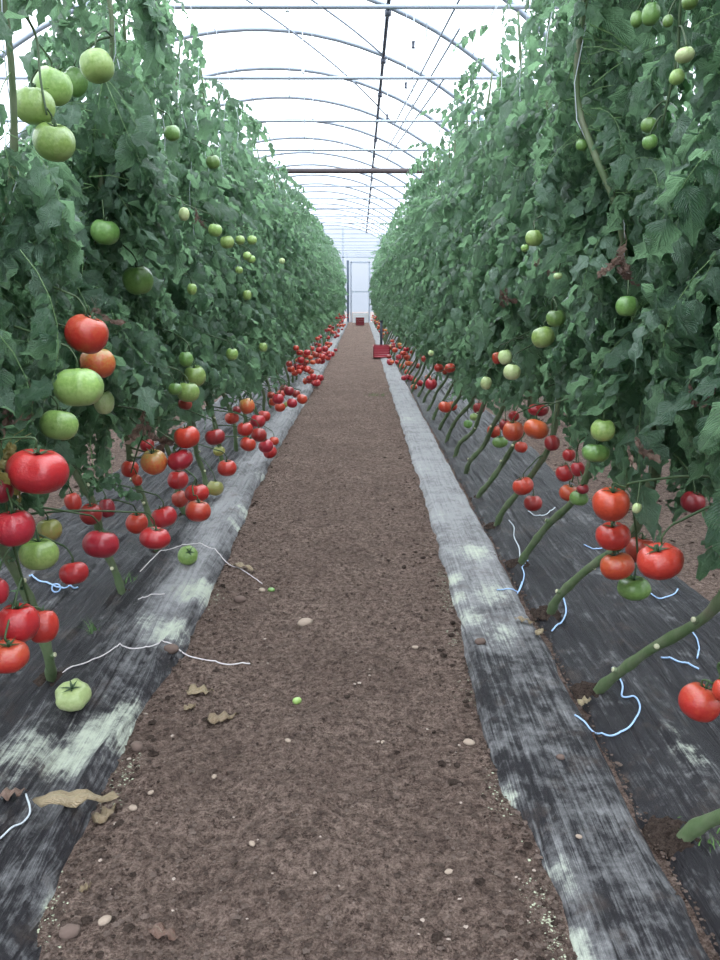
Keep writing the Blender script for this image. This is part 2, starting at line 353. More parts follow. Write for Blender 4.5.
def on_powder(r, n):
    k = r.integers(0, len(EP), n); return np.array([EP[i][0] for i in k]) + .016 * r.standard_normal(n), np.array([EP[i][1] for i in k]) + .05 * r.standard_normal(n)
EP = [ground(a, b) for a, b in ((452, 582), (448, 600), (442, 575), (455, 640), (470, 690), (500, 795), (505, 803), (540, 900), (548, 925), (556, 945), (56, 900), (50, 930), (128, 772), (215, 598), (118, 790), (445, 590), (555, 935))]
M['powder'] = simple('sulphur powder', (.42, .44, .32), .95, c2=(.32, .33, .24), scale=40)
crumbs('sulphur_powder', 1400, on_powder, .0008, .0032, M['powder'], 'pale greenish powder grains spilled at the mulch edges', 12)
def on_beyond(r, n): return np.where(r.random(n) < .6, 1.3 + .8 * r.random(n), -1.6 - .8 * r.random(n)), 1.2 + r.random(n) * 6
crumbs('soil_clods', 2500, on_beyond, .003, .018, M['crumb_soil'], 'soil clods on the bare ground behind the tomato rows', 9)

from mathutils.bvhtree import BVHTree
BV = []
for o in list(C.objects):
    if o.type == 'MESH' and (o.name.startswith('mulch_sheet') or o.name == 'floor'):
        nv = len(o.data.vertices); a = np.empty(nv * 3, np.float32); o.data.vertices.foreach_get('co', a)
        BV.append(BVHTree.FromPolygons(a.reshape(-1, 3).tolist(), [tuple(p.vertices) for p in o.data.polygons]))
def surf(x, y):
    best = -.05
    for b in BV:
        h = b.ray_cast(Vector((x, y, 2)), Vector((0, 0, -1)))
        if h[0] is not None: best = max(best, h[0].z)
    return best
# ------------------------------------------------------------------ leaves
def leaflet(r, l, w, curl=.8, fold=.35, n=10):
    u = np.linspace(0, 1, n); v = np.array([-1, -.55, 0, .55, 1.])
    lob = 1 + .24 * np.sin(u * 2 * PI * r.uniform(2.6, 3.6) + r.random() * 6) * (1 - u * .4) + .10 * np.sin(u * 2 * PI * 5.5 + r.random() * 6)
    hw = w / 2 * np.sin(PI * np.clip(u, 0, 1) ** .66) ** .9 * (1.10 - .15 * u) * lob; hw[0] = .02 * w; hw[-1] = .012 * w
    U, Vv = np.meshgrid(u, v, indexing='ij'); HW = hw[:, None] * np.ones(5)
    y = Vv * HW; lift_ = fold * np.abs(y) * (1 - .5 * np.abs(Vv)) + .17 * w * np.sin(U * 15 + r.random() * 6 + 1.5 * np.sign(Vv)) * np.abs(Vv) ** 1.3 - .30 * np.abs(Vv) ** 3 * HW * r.uniform(0, 1.9)
    ang = -curl * np.linspace(0, 1, n) ** 1.3 + r.uniform(-.1, .3)
    dx = np.concatenate([[0], np.cumsum(np.cos(ang[1:]) * l / (n - 1))]); dz = np.concatenate([[0], np.cumsum(np.sin(ang[1:]) * l / (n - 1))])
    Xp = dx[:, None] - np.sin(ang)[:, None] * lift_ + .12 * w * np.abs(Vv) * np.cos(U * 20) * .5; Zp = dz[:, None] + np.cos(ang)[:, None] * lift_
    P = np.stack([Xp, y, Zp], -1).reshape(-1, 3)
    i = np.arange(n - 1)[:, None] * 5 + np.arange(4)[None]; Q = np.stack([i, i + 5, i + 6, i + 1], -1).reshape(-1, 4)
    return P, Q, np.stack([U.ravel(), (Vv.ravel() + 1) / 2], 1)
def leaf_template(r, L, droop=1.0, big=1., lod=0):
    n = 7; s = np.linspace(0, 1, n); a0 = r.uniform(.1, .6); ang = a0 - droop * r.uniform(.9, 1.5) * s ** 1.1; yaw = r.uniform(-.4, .4) * s
    d = np.stack([np.cos(ang) * np.cos(yaw), np.cos(ang) * np.sin(yaw), np.sin(ang)], 1)
    P = np.concatenate([[[0, 0, 0]], np.cumsum(d[1:] * L / (n - 1), 0)])
    Vs, Qs, Us, Ps, k = [], [], [], [], 0
    tv, tq, tt = tube(P, np.linspace(.0042, .0016, n), 4)
    tq = np.array(tq); Vs.append(tv); Qs.append(tq); Us.append(np.zeros((len(tv), 2))); Ps.append(np.ones(len(tv))); k = len(tv)
    spec = [(1., 0, 1.)]
    for sp_, sz in ((.38, .72), (.60, .95), (.82, .85)):
        for sd in (-1, 1):
            spec.append((sp_ + r.uniform(-.03, .03), sd, sz * r.uniform(.85, 1.15)))
    for sp_ in ((.30, .5, .71, .9) if not lod else (.4, .71)):
        for sd in (-1, 1):
            spec.append((sp_, sd, r.uniform(.3, .45)))
    ctr = []
    for sp_, sd, sz in spec:
        j = min(sp_ * (n - 1), n - 1.001); i = int(j); p = P[i] + (P[i + 1] - P[i]) * (j - i); t = d[min(i + 1, n - 1)]
        side = np.cross([0, 0, 1.], t); side /= np.linalg.norm(side) + 1e-9
        ph = r.uniform(.75, 1.15) * sd
        x = np.cos(ph) * t + np.sin(ph) * side + np.array([0, 0, -r.uniform(.05, .7) * droop]); x /= np.linalg.norm(x)
        up = np.array([0, 0, 1.]) + r.normal(0, .35, 3); z = up - x * (up @ x); z /= np.linalg.norm(z); y = np.cross(z, x)
        l = L * .27 * sz * big; v, q, uv = leaflet(r, l * 1.12, l * r.uniform(.42, .62), r.uniform(.3, 2.1), r.uniform(.1, .9), 10 if sz > .5 and not lod else 7)
        v = p + x * .012 * (sd != 0) + v @ np.stack([x, y, z]); Vs.append(v); Qs.append(q + k); Us.append(uv); Ps.append(np.zeros(len(v))); k += len(v); ctr.append(v.mean(0))
    return np.concatenate(Vs), np.concatenate(Qs), np.concatenate(Us), np.concatenate(Ps), np.array(ctr)
_r = np.random.default_rng(11)
LEAVES = [leaf_template(_r, 1., _r.uniform(.9, 1.8), _r.uniform(1., 1.25)) for _ in range(26)]
LEAVES_LO = [leaf_template(_r, 1., _r.uniform(.9, 1.8), _r.uniform(1.0, 1.25), 1) for _ in range(26)]
def rot(az, pitch, roll):
    ca, sa = math.cos(az), math.sin(az); cp, sp = math.cos(pitch), math.sin(pitch); cr, sr = math.cos(roll), math.sin(roll)
    Rx = np.array([[1, 0, 0], [0, cr, -sr], [0, sr, cr]]); Ry = np.array([[cp, 0, -sp], [0, 1, 0], [sp, 0, cp]]); Rz = np.array([[ca, -sa, 0], [sa, ca, 0], [0, 0, 1]])
    return Rz @ Ry @ Rx
class Foliage:
    def __init__(s): s.V = []; s.Q = []; s.U = []; s.P = []; s.T = []; s.n = 0
    def add(s, V, Q, U, P, t):
        s.V.append(V); s.Q.append(Q + s.n); s.U.append(U); s.P.append(P); s.T.append(np.full(len(V), t)); s.n += len(V)
    def build(s, name, mat, parent, loc):
        me = mesh(name, np.concatenate(s.V) - np.array(loc), np.concatenate(s.Q), mat, True, np.concatenate(s.U), {'petiole': np.concatenate(s.P), 'tint': np.concatenate(s.T)})
        return link(name, me, parent)

def stem_path(side, x0, y0, r, topx=None, top=2.55):
    s = side
    if side > 0: K = [(-.015, .0, -.07), (.002, -.012, .03), (.03, -.06, .12), (.075, -.15, .23), (.13, -.27, .37), (.165, -.35, .50), (.17, -.37, .70)]
    else: K = [(0, 0, -.07), (.004, -.005, .03), (.01, -.02, .13), (.02, -.05, .25), (.05, -.10, .40), (.08, -.16, .55), (.10, -.18, .75)]
    K = np.array(K, float); K[:, 0] *= s
    K[2:6] += r.normal(0, .013, (4, 3)) * [1, 1, .3]
    tp = [(K[-1][0] + (0 if topx is None else (topx - x0 - K[-1][0]) * min(1, max(0, (z - .9) / .6))) + r.normal(0, .02), K[-1][1] + r.normal(0, .03), z) for z in np.arange(1.0, top + .01, .3)]
    K = np.concatenate([K, tp]); return spline(K + [x0, y0, 0], 5)
def stem_at(path, z):
    return np.array([np.interp(z, path[:, 2], path[:, 0]), np.interp(z, path[:, 2], path[:, 1]), z])
def make_stem(path, r, parent, loc, nodes=True, scale=1.):
    m = MB(); n = len(path); rad = np.interp(path[:, 2], [0, .1, .6, 1.2, 2.6], [.0155, .0135, .0118, .0085, .0055]) * scale
    arc = np.arange(n); rad = rad * (1 + .26 * np.exp(-((arc % 5) - 2.) ** 2 / .6))
    m.tube(path - loc, rad, 8)
    o = m.build('stem', M['stem'], parent)
    return o
def scars(path, r, root, loc, zs):
    for z in zs:
        p = stem_at(path, z); a = r.uniform(0, 6.28)
        d = np.array([math.cos(a), math.sin(a), .35]); d /= np.linalg.norm(d)
        if a > 2.5 and r.random() < .5: d[1] = -abs(d[1])
        m = MB(); m.tube([p + d * .006 - loc, p + d * .022 - loc], [.0085, .0075], 8)
        s_ = m.build('leaf_stub', M['stem'], root)
        m = MB(); m.tube([p + d * .0215 - loc, p + d * .0232 - loc], [.0072, .0068], 8); c = m.build('cut_face', M['scar'], s_)
        c['label'] = 'pale cut face'

# ------------------------------------------------------------------ tomatoes: pixel place, pixel size, kind, label / group
T = []
def t(px, py, w, h, k, label, group=None, **kw): T.append(dict(px=px, py=py, w=w, h=h, k=k, label=label, group=group, **kw))
# left row, high green truss
t(97, 66, 34, 32, 'G', 'round green tomato against the vertical stem, rightmost of the high truss')
t(34, 106, 40, 37, 'G', 'heart-shaped green tomato touching the thick leftmost upright stem', heart=1)
t(54, 142, 40, 38, 'G', 'round green tomato at the bottom of the high truss by the stem')
t(53, 86, 38, 37, 'G', 'green tomato with a narrow leaf across it, topmost left of the high truss')
t(75, 82, 24, 30, 'F', 'shaded green tomato tucked between two green tomatoes of the high truss')
# left row, mid truss
t(87, 334, 42, 40, 'O', 'orange-red tomato under curled leaves, topmost of the mixed truss', x=-.62)
t(79, 387, 48, 41, 'G', 'large ribbed light green tomato in the middle of the mixed truss', x=-.62, rib=1)
t(98, 363, 34, 32, 'A', 'yellow-green and orange tomato directly behind the large ribbed green one')
t(104, 402, 20, 30, 'P', 'small oval pale green tomato at the right edge of the mixed truss')
t(59, 425, 37, 32, 'G', 'green tomato hanging just above the biggest red tomato')
t(38, 471, 60, 46, 'R', 'biggest red tomato, broad and double-lobed, below the green ones', x=-.60, heart=1)
t(14, 528, 40, 38, 'R', 'red tomato cut by the picture edge directly above the light green one', x=-.64)
t(0, 489, 26, 30, 'D', 'dark red tomato half out of frame beside the biggest red tomato', x=-.68)
t(39, 554, 38, 33, 'G', 'round light green tomato hanging under red tomatoes near the blue clip', x=-.70)
t(49, 530, 24, 24, 'L', 'olive green tomato partly behind the light green hanging one')
t(101, 544, 36, 29, 'R', 'squat red tomato hanging alone by the upright stem over the mulch', x=-.72)
t(74, 573, 28, 24, 'R', 'small red tomato dangling above the blue string clip', x=-.74)
t(18, 623, 41, 41, 'R', 'plump red tomato at the top of the lowest bunch by the frame edge', x=-.66)
t(43, 626, 30, 36, 'R', 'red tomato at the right side of the lowest bunch', x=-.66)
t(8, 656, 40, 32, 'O', 'red-orange tomato lowest in the bunch by the left frame edge', x=-.66)
t(-3, 591, 22, 32, 'R', 'red tomato mostly outside the frame above the lowest bunch', x=-.68)
t(73, 502, 16, 20, 'R', 'small red tomato leftmost of the bunch under the dark leaf')
t(91, 514, 22, 22, 'D', 'dark red tomato in the middle of the bunch under the dark leaf')
t(107, 508, 16, 22, 'D', 'narrow dark red tomato rightmost of the bunch under the dark leaf')
# second left bunch
t(155, 538, 31, 22, 'R', 'flattened bright red tomato lowest of the three hanging above the mulch')
t(137, 523, 22, 22, 'R', 'red tomato left of the three hanging above the mulch')
t(164, 517, 26, 22, 'R', 'red tomato right of the three hanging above the mulch')
t(130, 469, 17, 18, 'R', 'small red tomato just left of the orange one')
t(147, 445, 14, 13, 'R', 'very small red tomato above the orange one')
t(154, 462, 26, 26, 'A', 'orange tomato with a pointed shoulder among red ones')
t(137, 480, 10, 14, 'O', 'tiny orange-red tomato peeping below the orange one')
t(187, 437, 26, 23, 'R', 'bright red tomato highest in the second bunch, under the leaves')
t(180, 460, 26, 21, 'R', 'red tomato beside the orange one, under the highest red')
t(178, 480, 21, 20, 'R', 'red tomato with visible calyx in the middle of the second bunch')
t(180, 499, 17, 18, 'D', 'dark red tomato left of the two paired low red ones')
t(197, 493, 24, 19, 'R', 'striped red tomato directly above the lowest red of the pair')
t(198, 511, 26, 22, 'O', 'orange-red tomato at the very bottom of the second bunch')
t(215, 488, 17, 16, 'L', 'olive green tomato at the right side of the second bunch')
t(215, 437, 20, 17, 'D', 'dull red tomato right of the highest red of the second bunch')
t(227, 468, 19, 17, 'R', 'single red tomato right of the dark slanting stem')
t(219, 451, 12, 10, 'L', 'small pale olive tomato between dull red and single red ones')
t(185, 404, 14, 12, 'D', 'red tomato half hidden directly below the bright green pair', x=-.74)
t(188, 560, 20, 19, 'G', 'small green tomato lying on dusty mulch beside white twine', ground=1)
t(73, 695, 34, 28, 'P', 'pale green ribbed tomato lying on mulch at the foot of a stem', ground=1, rib=1)
# green on the left foliage
t(195, 376, 22, 22, 'G', 'bright green tomato, upper of the touching pair in left foliage', x=-.72)
t(188, 392, 23, 21, 'G', 'bright green tomato, lower of the touching pair in left foliage', x=-.71)
t(175, 389, 14, 13, 'F', 'small dark green tomato at left of the touching green pair', x=-.73)
t(186, 359, 14, 16, 'F', 'shaded green tomato just above the touching green pair', x=-.74)
t(232, 354, 12, 13, 'G', 'small green tomato alone in leaves right of the touching pair', x=-.68)
t(263, 347, 9, 10, 'G', 'tiny green tomato alone in leaves above the far red bunches', x=-.66)
t(138, 280, 30, 30, 'F', 'large dim green tomato deep in the left foliage shadow', x=-.74)
t(105, 232, 28, 26, 'F', 'large shaded green tomato below the high truss amid leaves', x=-.76)
t(172, 133, 16, 16, 'F', 'dim green tomato high up beside a hanging leaf, left row', x=-.74)
t(213, 162, 14, 14, 'F', 'small green tomato high in the left row near the roof gap', x=-.74)
t(184, 214, 11, 15, 'P', 'pale green tomato beside a withered brown flower cluster', x=-.73)
G = 'small green tomatoes in a loose cluster high on the left row'
for a in ((215, 230, 14), (227, 242, 14), (240, 240, 10), (247, 256, 9), (252, 240, 10), (251, 259, 9), (239, 270, 8)):
    t(a[0], a[1], a[2], a[2] * .95, 'G', 'small green tomato in the loose cluster halfway up the left foliage', G, x=-.68)
t(192, 289, 10, 12, 'G', 'lone light green tomato in the leaves between dim and clustered ones', x=-.70)
t(247, 295, 9, 11, 'G', 'small yellowish green tomato alone below the loose green cluster', x=-.67)
t(282, 261, 6, 6, 'P', 'tiny pale tomato in the left foliage nearing the tunnel end', x=-.62)
def bunch(pts, lab, grp, **kw):
    for p in pts: t(p[0], p[1], p[2], p[2] * .92, p[3] if len(p) > 3 else 'R', lab, grp, **kw)
t(247, 406, 15, 17, 'A', 'orange-yellow tomato on top of the tight far-side red bunch')
bunch([(232, 418, 14), (237, 410, 9, 'D'), (245, 429, 16), (258, 421, 15), (264, 416, 13), (259, 435, 16, 'D'), (248, 444, 16), (266, 446, 15), (274, 441, 10), (270, 452, 14), (252, 424, 9, 'D')],
      'red tomato in the tight bunch beneath the orange-yellow one, left row', 'tight red bunch at the left mulch edge')
bunch([(302, 399, 11), (292, 403, 11), (280, 407, 11), (278, 399, 12), (273, 402, 9), (289, 391, 11, 'D'), (284, 389, 9, 'D'), (281, 394, 9), (296, 394, 9, 'D'), (287, 405, 8, 'L'), (271, 395, 8, 'D')],
      'red tomato in the wide bunch between the tight bunch and the far ones', 'wide red bunch on the left row')
bunch([(301, 360, 8), (300, 368, 8), (291, 369, 8), (307, 369, 8), (296, 366, 7, 'D'), (289, 364, 7, 'D'), (304, 364, 7, 'D'), (295, 373, 7)], 'small red tomato in the dense clump above the wide bunch', 'dense small clump, left row')
bunch([(313, 377, 8), (317, 383, 8), (320, 378, 8), (309, 380, 8), (314, 383, 7), (306, 381, 7)], 'small red tomato in the clump touching the left path edge', 'clump touching the left path edge')
bunch([(322, 357, 8), (327, 353, 7), (319, 350, 7), (325, 349, 7), (322, 361, 7), (328, 358, 6), (316, 355, 7, 'D'), (332, 354, 6), (318, 361, 7)], 'tiny red tomato in the crowded far clump before the door', 'crowded far clump, left row')
t(296, 348, 6, 6, 'O', 'tiny orange-red tomato alone in leaves above the dense clump', x=-.62)
# right row
t(660, 561, 45, 34, 'R', 'biggest red tomato of the right truss, broad and glossy', x=.66)
t(641, 550, 30, 28, 'D', 'red tomato partly hidden behind the biggest one of the right truss')
t(611, 504, 36, 35, 'R', 'red tomato at the top of the near right truss')
t(613, 536, 34, 28, 'R', 'red tomato second from the top of the near right truss')
t(617, 566, 34, 28, 'O', 'orange-red tomato at the lower left of the near right truss')
t(634, 588, 33, 24, 'F', 'green tomato at the bottom of the near right truss')
t(637, 508, 9, 20, 'P', 'tiny elongated yellowish tomato hanging beside the top red one', x=.66)
t(700, 702, 40, 39, 'O', 'red tomato low at the right frame edge over dark mulch', x=.64)
t(722, 690, 18, 34, 'R', 'red tomato nearly out of frame beside the low right one', x=.66)
t(693, 502, 24, 22, 'D', 'dark red tomato in the shade behind the large hanging leaf', x=.86)
t(523, 486, 21, 18, 'R', 'red tomato, upper of the close pair beside slanting stems')
t(533, 503, 18, 17, 'D', 'dark red tomato, lower of the close pair beside slanting stems')
t(569, 493, 20, 17, 'O', 'orange-red tomato touching the small green one, right row')
t(579, 498, 19, 16, 'F', 'small green tomato touching the orange-red one, right row')
t(583, 489, 12, 10, 'D', 'dark red tomato just above the small green one')
t(565, 473, 18, 18, 'R', 'red tomato left of two above the small green one')
t(578, 469, 14, 16, 'R', 'red tomato right of two above the small green one')
t(569, 455, 13, 13, 'R', 'small red tomato above the two paired red ones, right row')
t(552, 443, 15, 17, 'D', 'deep red tomato right of the orange-red pair under leaves')
t(513, 431, 21, 21, 'O', 'round orange-red tomato, left of the bright pair under right foliage')
t(536, 429, 25, 20, 'O', 'wide orange-red tomato, right of the bright pair under right foliage')
t(494, 431, 14, 14, 'R', 'red tomato left of the bright orange-red pair')
t(505, 425, 12, 12, 'D', 'dark red tomato between and above the orange-red and red ones')
t(514, 416, 11, 11, 'R', 'small red tomato on top of the bright orange-red pair')
t(538, 410, 20, 13, 'R', 'flat red tomato tucked up under the leaves above the pair')
t(500, 442, 16, 12, 'F', 'green tomato just below the red and orange-red ones')
t(521, 447, 13, 12, 'R', 'small red tomato below the bright orange-red pair')
t(603, 430, 24, 24, 'G', 'green tomato, upper of two in shade near the curled leaf', x=.62)
t(596, 453, 27, 20, 'F', 'dark green ribbed tomato, lower of two in shade', x=.63, rib=1)
t(543, 337, 23, 22, 'G', 'bright green tomato standing out of the right foliage', x=.58)
t(556, 318, 19, 18, 'F', 'shaded green tomato just above the bright green one', x=.60)
t(505, 357, 14, 16, 'P', 'pale green tomato right beside the small red one in leaves', x=.58)
t(497, 358, 10, 13, 'O', 'small red tomato beside the pale green one in leaves', x=.60)
t(512, 372, 17, 17, 'P', 'pale whitish green tomato just below the pale green and red ones', x=.58)
t(486, 383, 11, 14, 'P', 'pale yellow-green tomato low in leaves left of the whitish one', x=.58)
t(627, 306, 22, 22, 'F', 'very dark green tomato deep in the right foliage shade', x=.64)
t(525, 248, 8, 8, 'G', 'small green tomato just below the single upper one, right row', x=.56)
t(534, 238, 17, 17, 'G', 'single light green tomato halfway up the right foliage', x=.57)
t(558, 276, 9, 7, 'P', 'tiny pale tomato between single light green and bright green ones', x=.57)
t(582, 145, 12, 12, 'F', 'small dim green tomato beside a pale upright stem, right row', x=.58)
t(649, 125, 16, 15, 'F', 'green tomato, upper of two beside the slanting leafstalk', x=.60)
t(650, 142, 15, 15, 'F', 'green tomato, lower of two beside the slanting leafstalk', x=.60)
t(685, 55, 19, 15, 'P', 'pale green tomato high in the right row', x=.62)
t(677, 77, 15, 15, 'G', 'green tomato directly below the pale one', x=.62)
t(637, 19, 13, 16, 'F', 'small green tomato left in the topmost right cluster', x=.60)
t(651, 14, 18, 22, 'F', 'green tomato in the middle of the topmost right cluster', x=.61)
t(668, 21, 11, 12, 'F', 'small dark green tomato right in the topmost right cluster', x=.60)
t(690, 2, 16, 14, 'F', 'dark green tomato cut by the top frame edge, right row', x=.62)
bunch([(439, 368, 10), (450, 368, 11), (446, 371, 8)], 'red tomato in the tight trio in leaves above the single red ones', 'tight red trio, right row')
t(431, 384, 12, 12, 'R', 'bright red tomato below and left of the tight trio', )
t(428, 378, 7, 7, 'O', 'tiny orange-red tomato resting above the bright red one')
bunch([(445, 407, 13, 'O'), (452, 406, 11, 'O')], 'orange-red tomato of the pair hanging over bare mulch midway, right row', 'orange-red pair midway on right')
t(479, 408, 12, 12, 'D', 'dark red tomato half hidden by stems right of the orange-red pair')
t(474, 417, 9, 8, 'G', 'small green tomato, upper right of two by the slanting stems')
t(468, 424, 9, 9, 'F', 'small green tomato, lower left of two by the slanting stems')
bunch([(425, 359, 8, 'O'), (418, 366, 6, 'D'), (421, 357, 6)], 'small red tomato in leaves just left of the tight trio', 'small reds left of the trio')
t(431, 353, 6, 6, 'P', 'tiny pale tomato above the small reds, right row', x=.60)
bunch([(409, 377, 7), (413, 379, 7), (416, 382, 7, 'O'), (414, 387, 7, 'O'), (420, 383, 7), (407, 372, 6, 'O'), (404, 378, 6)], 'small red tomato in the low chain nearest the pink-red crate', 'low chain of small reds, right row')
bunch([(395, 350, 6), (399, 357, 6), (405, 355, 7), (390, 362, 7), (402, 366, 6, 'O'), (408, 359, 6), (397, 362, 5), (411, 364, 6), (412, 352, 5, 'O'), (400, 347, 5)], 'tiny red tomato in the scattered group right behind the crate', 'scattered reds behind the crate')

cx0 = {'L': -.66, 'R': .64}
for q in T:
    L = q['px'] < 360; D = .098
    if q.get('ground'):
        g = ground(q['px'], q['py'] + q['h'] * .35, .04); zc = proj(g)[2]; D = q['w'] * zc / F; q['c'] = at(q['px'], q['py'], zc); q['r'] = D / 2; q['c'][2] = surf(q['c'][0], q['c'][1]) + D * .40; q['zc'] = zc; continue
    if 'x' in q: zc = q['x'] * F / (q['px'] - 360)
    else:
        zc = .092 * F / q['w'] ; X = (q['px'] - 360) / F * zc
        lo, hi = (-.84, -.60) if L else (.56, .80)
        if L and zc > 6: lo, hi = -.80, -.54
        X = min(max(X, lo), hi); zc = X * F / (q['px'] - 360)
    zmax = 870.6 / (q['py'] + q['h'] / 2 - 297 + 1e-6) * .985
    if q['py'] > 310: zc = min(zc, zmax)
    q['zc'] = zc
def upd(q): q['c'] = at(q['px'], q['py'], q['zc']); q['r'] = q['w'] * q['zc'] / F / 2
for q in T:
    if not q.get('ground'): upd(q)
for it in range(60):
    mv = 0
    for i in range(len(T)):
        for j in range(i + 1, len(T)):
            a, b = T[i], T[j]
            if abs(a['zc'] - b['zc']) > .2 or b.get('ground') or a.get('ground'): continue
            need = (a['r'] + b['r']) * .93
            if np.linalg.norm(a['c'] - b['c']) < need:
                f = b if b['zc'] >= a['zc'] else a
                if 'first' in f: f = b
                n_ = a if f is b else b
                lim = 870.6 / (f['py'] + f['h'] / 2 - 297 + 1e-6) * .985 if f['py'] > 310 else 99
                if f['zc'] + .004 < lim: f['zc'] += .004; upd(f)
                else: n_['zc'] -= .004; upd(n_)
                mv += 1
    if not mv: break

def tomato_mesh(seed, rib=0., heart=0, seg=32, ring=18, lo=False):
    r = np.random.default_rng(seed)
    if lo: seg, ring = 14, 9
    th = np.linspace(0.0, PI, ring + 1)[1:-1]; ph = np.arange(seg) / seg * 2 * PI
    TH_, PH = np.meshgrid(th, ph, indexing='ij'); nl = int(r.integers(5, 8)); p1, p2 = r.random(2) * 6.28
    lobes = (.012 + .035 * rib) * np.cos(nl * PH + p1) + (.012 + .02 * rib) * np.cos((nl + 3) * PH + p2) + .02 * np.cos(2 * PH + p2)
    if heart: lobes = lobes - .16 * np.exp(-((((PH - PI * 1.5 + PI) % (2 * PI)) - PI) / .35) ** 2) - .10 * np.exp(-((((PH - PI * .5 + PI) % (2 * PI)) - PI) / .5) ** 2)
    up = np.clip(np.cos(TH_), 0, 1)
    rad = 1 + lobes * (np.sin(TH_) ** .5) * (.55 + .9 * up ** .5) ; s = np.sin(TH_) ** .86 * rad; z = np.cos(TH_)
    zz = np.where(z > 0, z * .84, z * .84) - .26 * np.exp(-(s / .30) ** 2) * (z > 0) - .05 * np.exp(-(s / .3) ** 2) * (z < 0) * -1
    V = np.stack([s * np.cos(PH), s * np.sin(PH), zz], -1).reshape(-1, 3)
    V = np.concatenate([V, [[0, 0, .84 - .26 - .02]], [[0, 0, -.80]]]); n = ring - 1
    Q = [(i * seg + j, (i + 1) * seg + j, (i + 1) * seg + (j + 1) % seg, i * seg + (j + 1) % seg) for i in range(n - 1) for j in range(seg)]
    T_ = [(j, (j + 1) % seg, n * seg) for j in range(seg)] + [((n - 1) * seg + (j + 1) % seg, (n - 1) * seg + j, n * seg + 1) for j in range(seg)]
    tint = np.concatenate([(np.clip(z * .5 + .5, 0, 1) ** 1.5).ravel(), [1, 0]])
    return V, [np.array(Q), np.array(T_)], tint
def calyx_part(seed, r_):
    r = np.random.default_rng(seed); m = MB(); n = 5 + int(r.integers(0, 2))
    for k in range(n):
        a = k / n * 2 * PI + r.uniform(-.25, .25); L = r_ * r.uniform(.5, .8); lift_ = r.uniform(.0, .55)
        d = np.array([math.cos(a), math.sin(a), 0]); sd = np.array([-d[1], d[0], 0]); pts = []
        for i, u in enumerate(np.linspace(0, 1, 6)):
            c = d * (L * u) + np.array([0, 0, .60 * r_ + .05 * r_ + .10 * r_ * math.sin(min(u, .7) * PI * .9) + lift_ * L * u * u * .8])
            w = r_ * .085 * (math.sin(PI * min(1, u * .8 + .25)) ** 1.0) * (1 - u * .6)
            pts += [c - sd * w, c + np.array([0, 0, -.02 * r_]), c + sd * w]
        m.add(pts, [(i * 3 + j, i * 3 + j + 1, (i + 1) * 3 + j + 1, (i + 1) * 3 + j) for i in range(5) for j in range(2)])
    m.tube([(0, 0, .56 * r_), (0.0, 0, .75 * r_), (.02 * r_, .01 * r_, .98 * r_)], [.07 * r_, .055 * r_, .06 * r_], 7)
    return m
TM = {}
def get_tm(kind, var, lo):
    key = (kind, var, lo)
    if key not in TM:
        rib = {'r': 1.4, 'h': .3}.get(var, .25 + .25 * (var if isinstance(var, int) else 0) / 2)
        V, Fs, ti = tomato_mesh(hash_(key), rib, var == 'h', lo=lo)
        TM[key] = mesh('tomato', V, Fs, M[kind], True, attrs={'tint': ti})
    return TM[key]
def hash_(key): return sum(ord(c) * (i + 3) for i, c in enumerate(str(key)))
CM = {}
tr = np.random.default_rng(21)
for i, q in enumerate(T):
    lo = q['w'] < 12; var = 'r' if q.get('rib') else 'h' if q.get('heart') else i % 3
    o = link('tomato', get_tm(q['k'], var, lo), None, q['c']); r_ = q['r']
    asp = min(1.5, max(.72, q['h'] / q['w'] / .87)); o.scale = (r_, r_, r_ * asp)
    o.rotation_euler = (tr.uniform(-.05, .42), tr.uniform(-.2, .2), 0 if q.get('heart') else tr.uniform(0, 6.28))
    if q.get('ground'): o.rotation_euler = ((.8, .15, .4) if q['w'] < 25 else (.35, .1, 0)); 
    q['o'] = o; q['top'] = q['c'] + np.array([0, 0, r_ * .9])
    tag(o, q['label'], 'tomato', q['group'])
    if q['w'] >= 12:
        v = i % 4
        if v not in CM:
            cm = calyx_part(90 + v, 1.); ch = cm.build('calyx', M['calyx'], o); CM[v] = ch.data
        else: ch = link('calyx', CM[v], o)

# far tomatoes along both rows
fr = np.random.default_rng(5)
def far(n_cl, side, y0, y1, lab, grp):
    k = 0
    for c in range(n_cl):
        Yc = y0 + (y1 - y0) * ((c + fr.random() * .8) / n_cl) ** 1.15; Xc = side * (fr.uniform(.52, .66)); Zc = fr.uniform(.15, .5)
        if side < 0: Xc -= .03
        pts = []
        for _ in range(int(fr.integers(3, 6))):
            p = np.array([Xc, Yc, Zc]) + fr.normal(0, 1, 3) * [.05, .08, .08]; r_ = fr.uniform(.034, .047)
            if p[2] < r_ + .03: p[2] = r_ + .03
            if any(np.linalg.norm(p - a) < (r_ + b) * .95 for a, b in pts): continue
            pts.append((p, r_)); kd = ['R', 'R', 'R', 'O', 'D'][int(fr.integers(5))] if side < 0 else ['R', 'R', 'O', 'O', 'A', 'D'][int(fr.integers(6))]
            o = link('tomato', get_tm(kd, int(fr.integers(3)), True), None, p); o.scale = (r_, r_, r_ * .95); tag(o, lab, 'tomato', grp); k += 1
    return k
nf = far(25, -1, 8.5, 33, 'tiny red tomato in the far band along the left path edge near the door', 'far red band, left row')
nf += far(11, 1, 10., 33, 'tiny red or orange tomato in the sparse far stretch of the right row', 'far tomatoes, right row')
print('tomatoes', len(T), '+', nf)

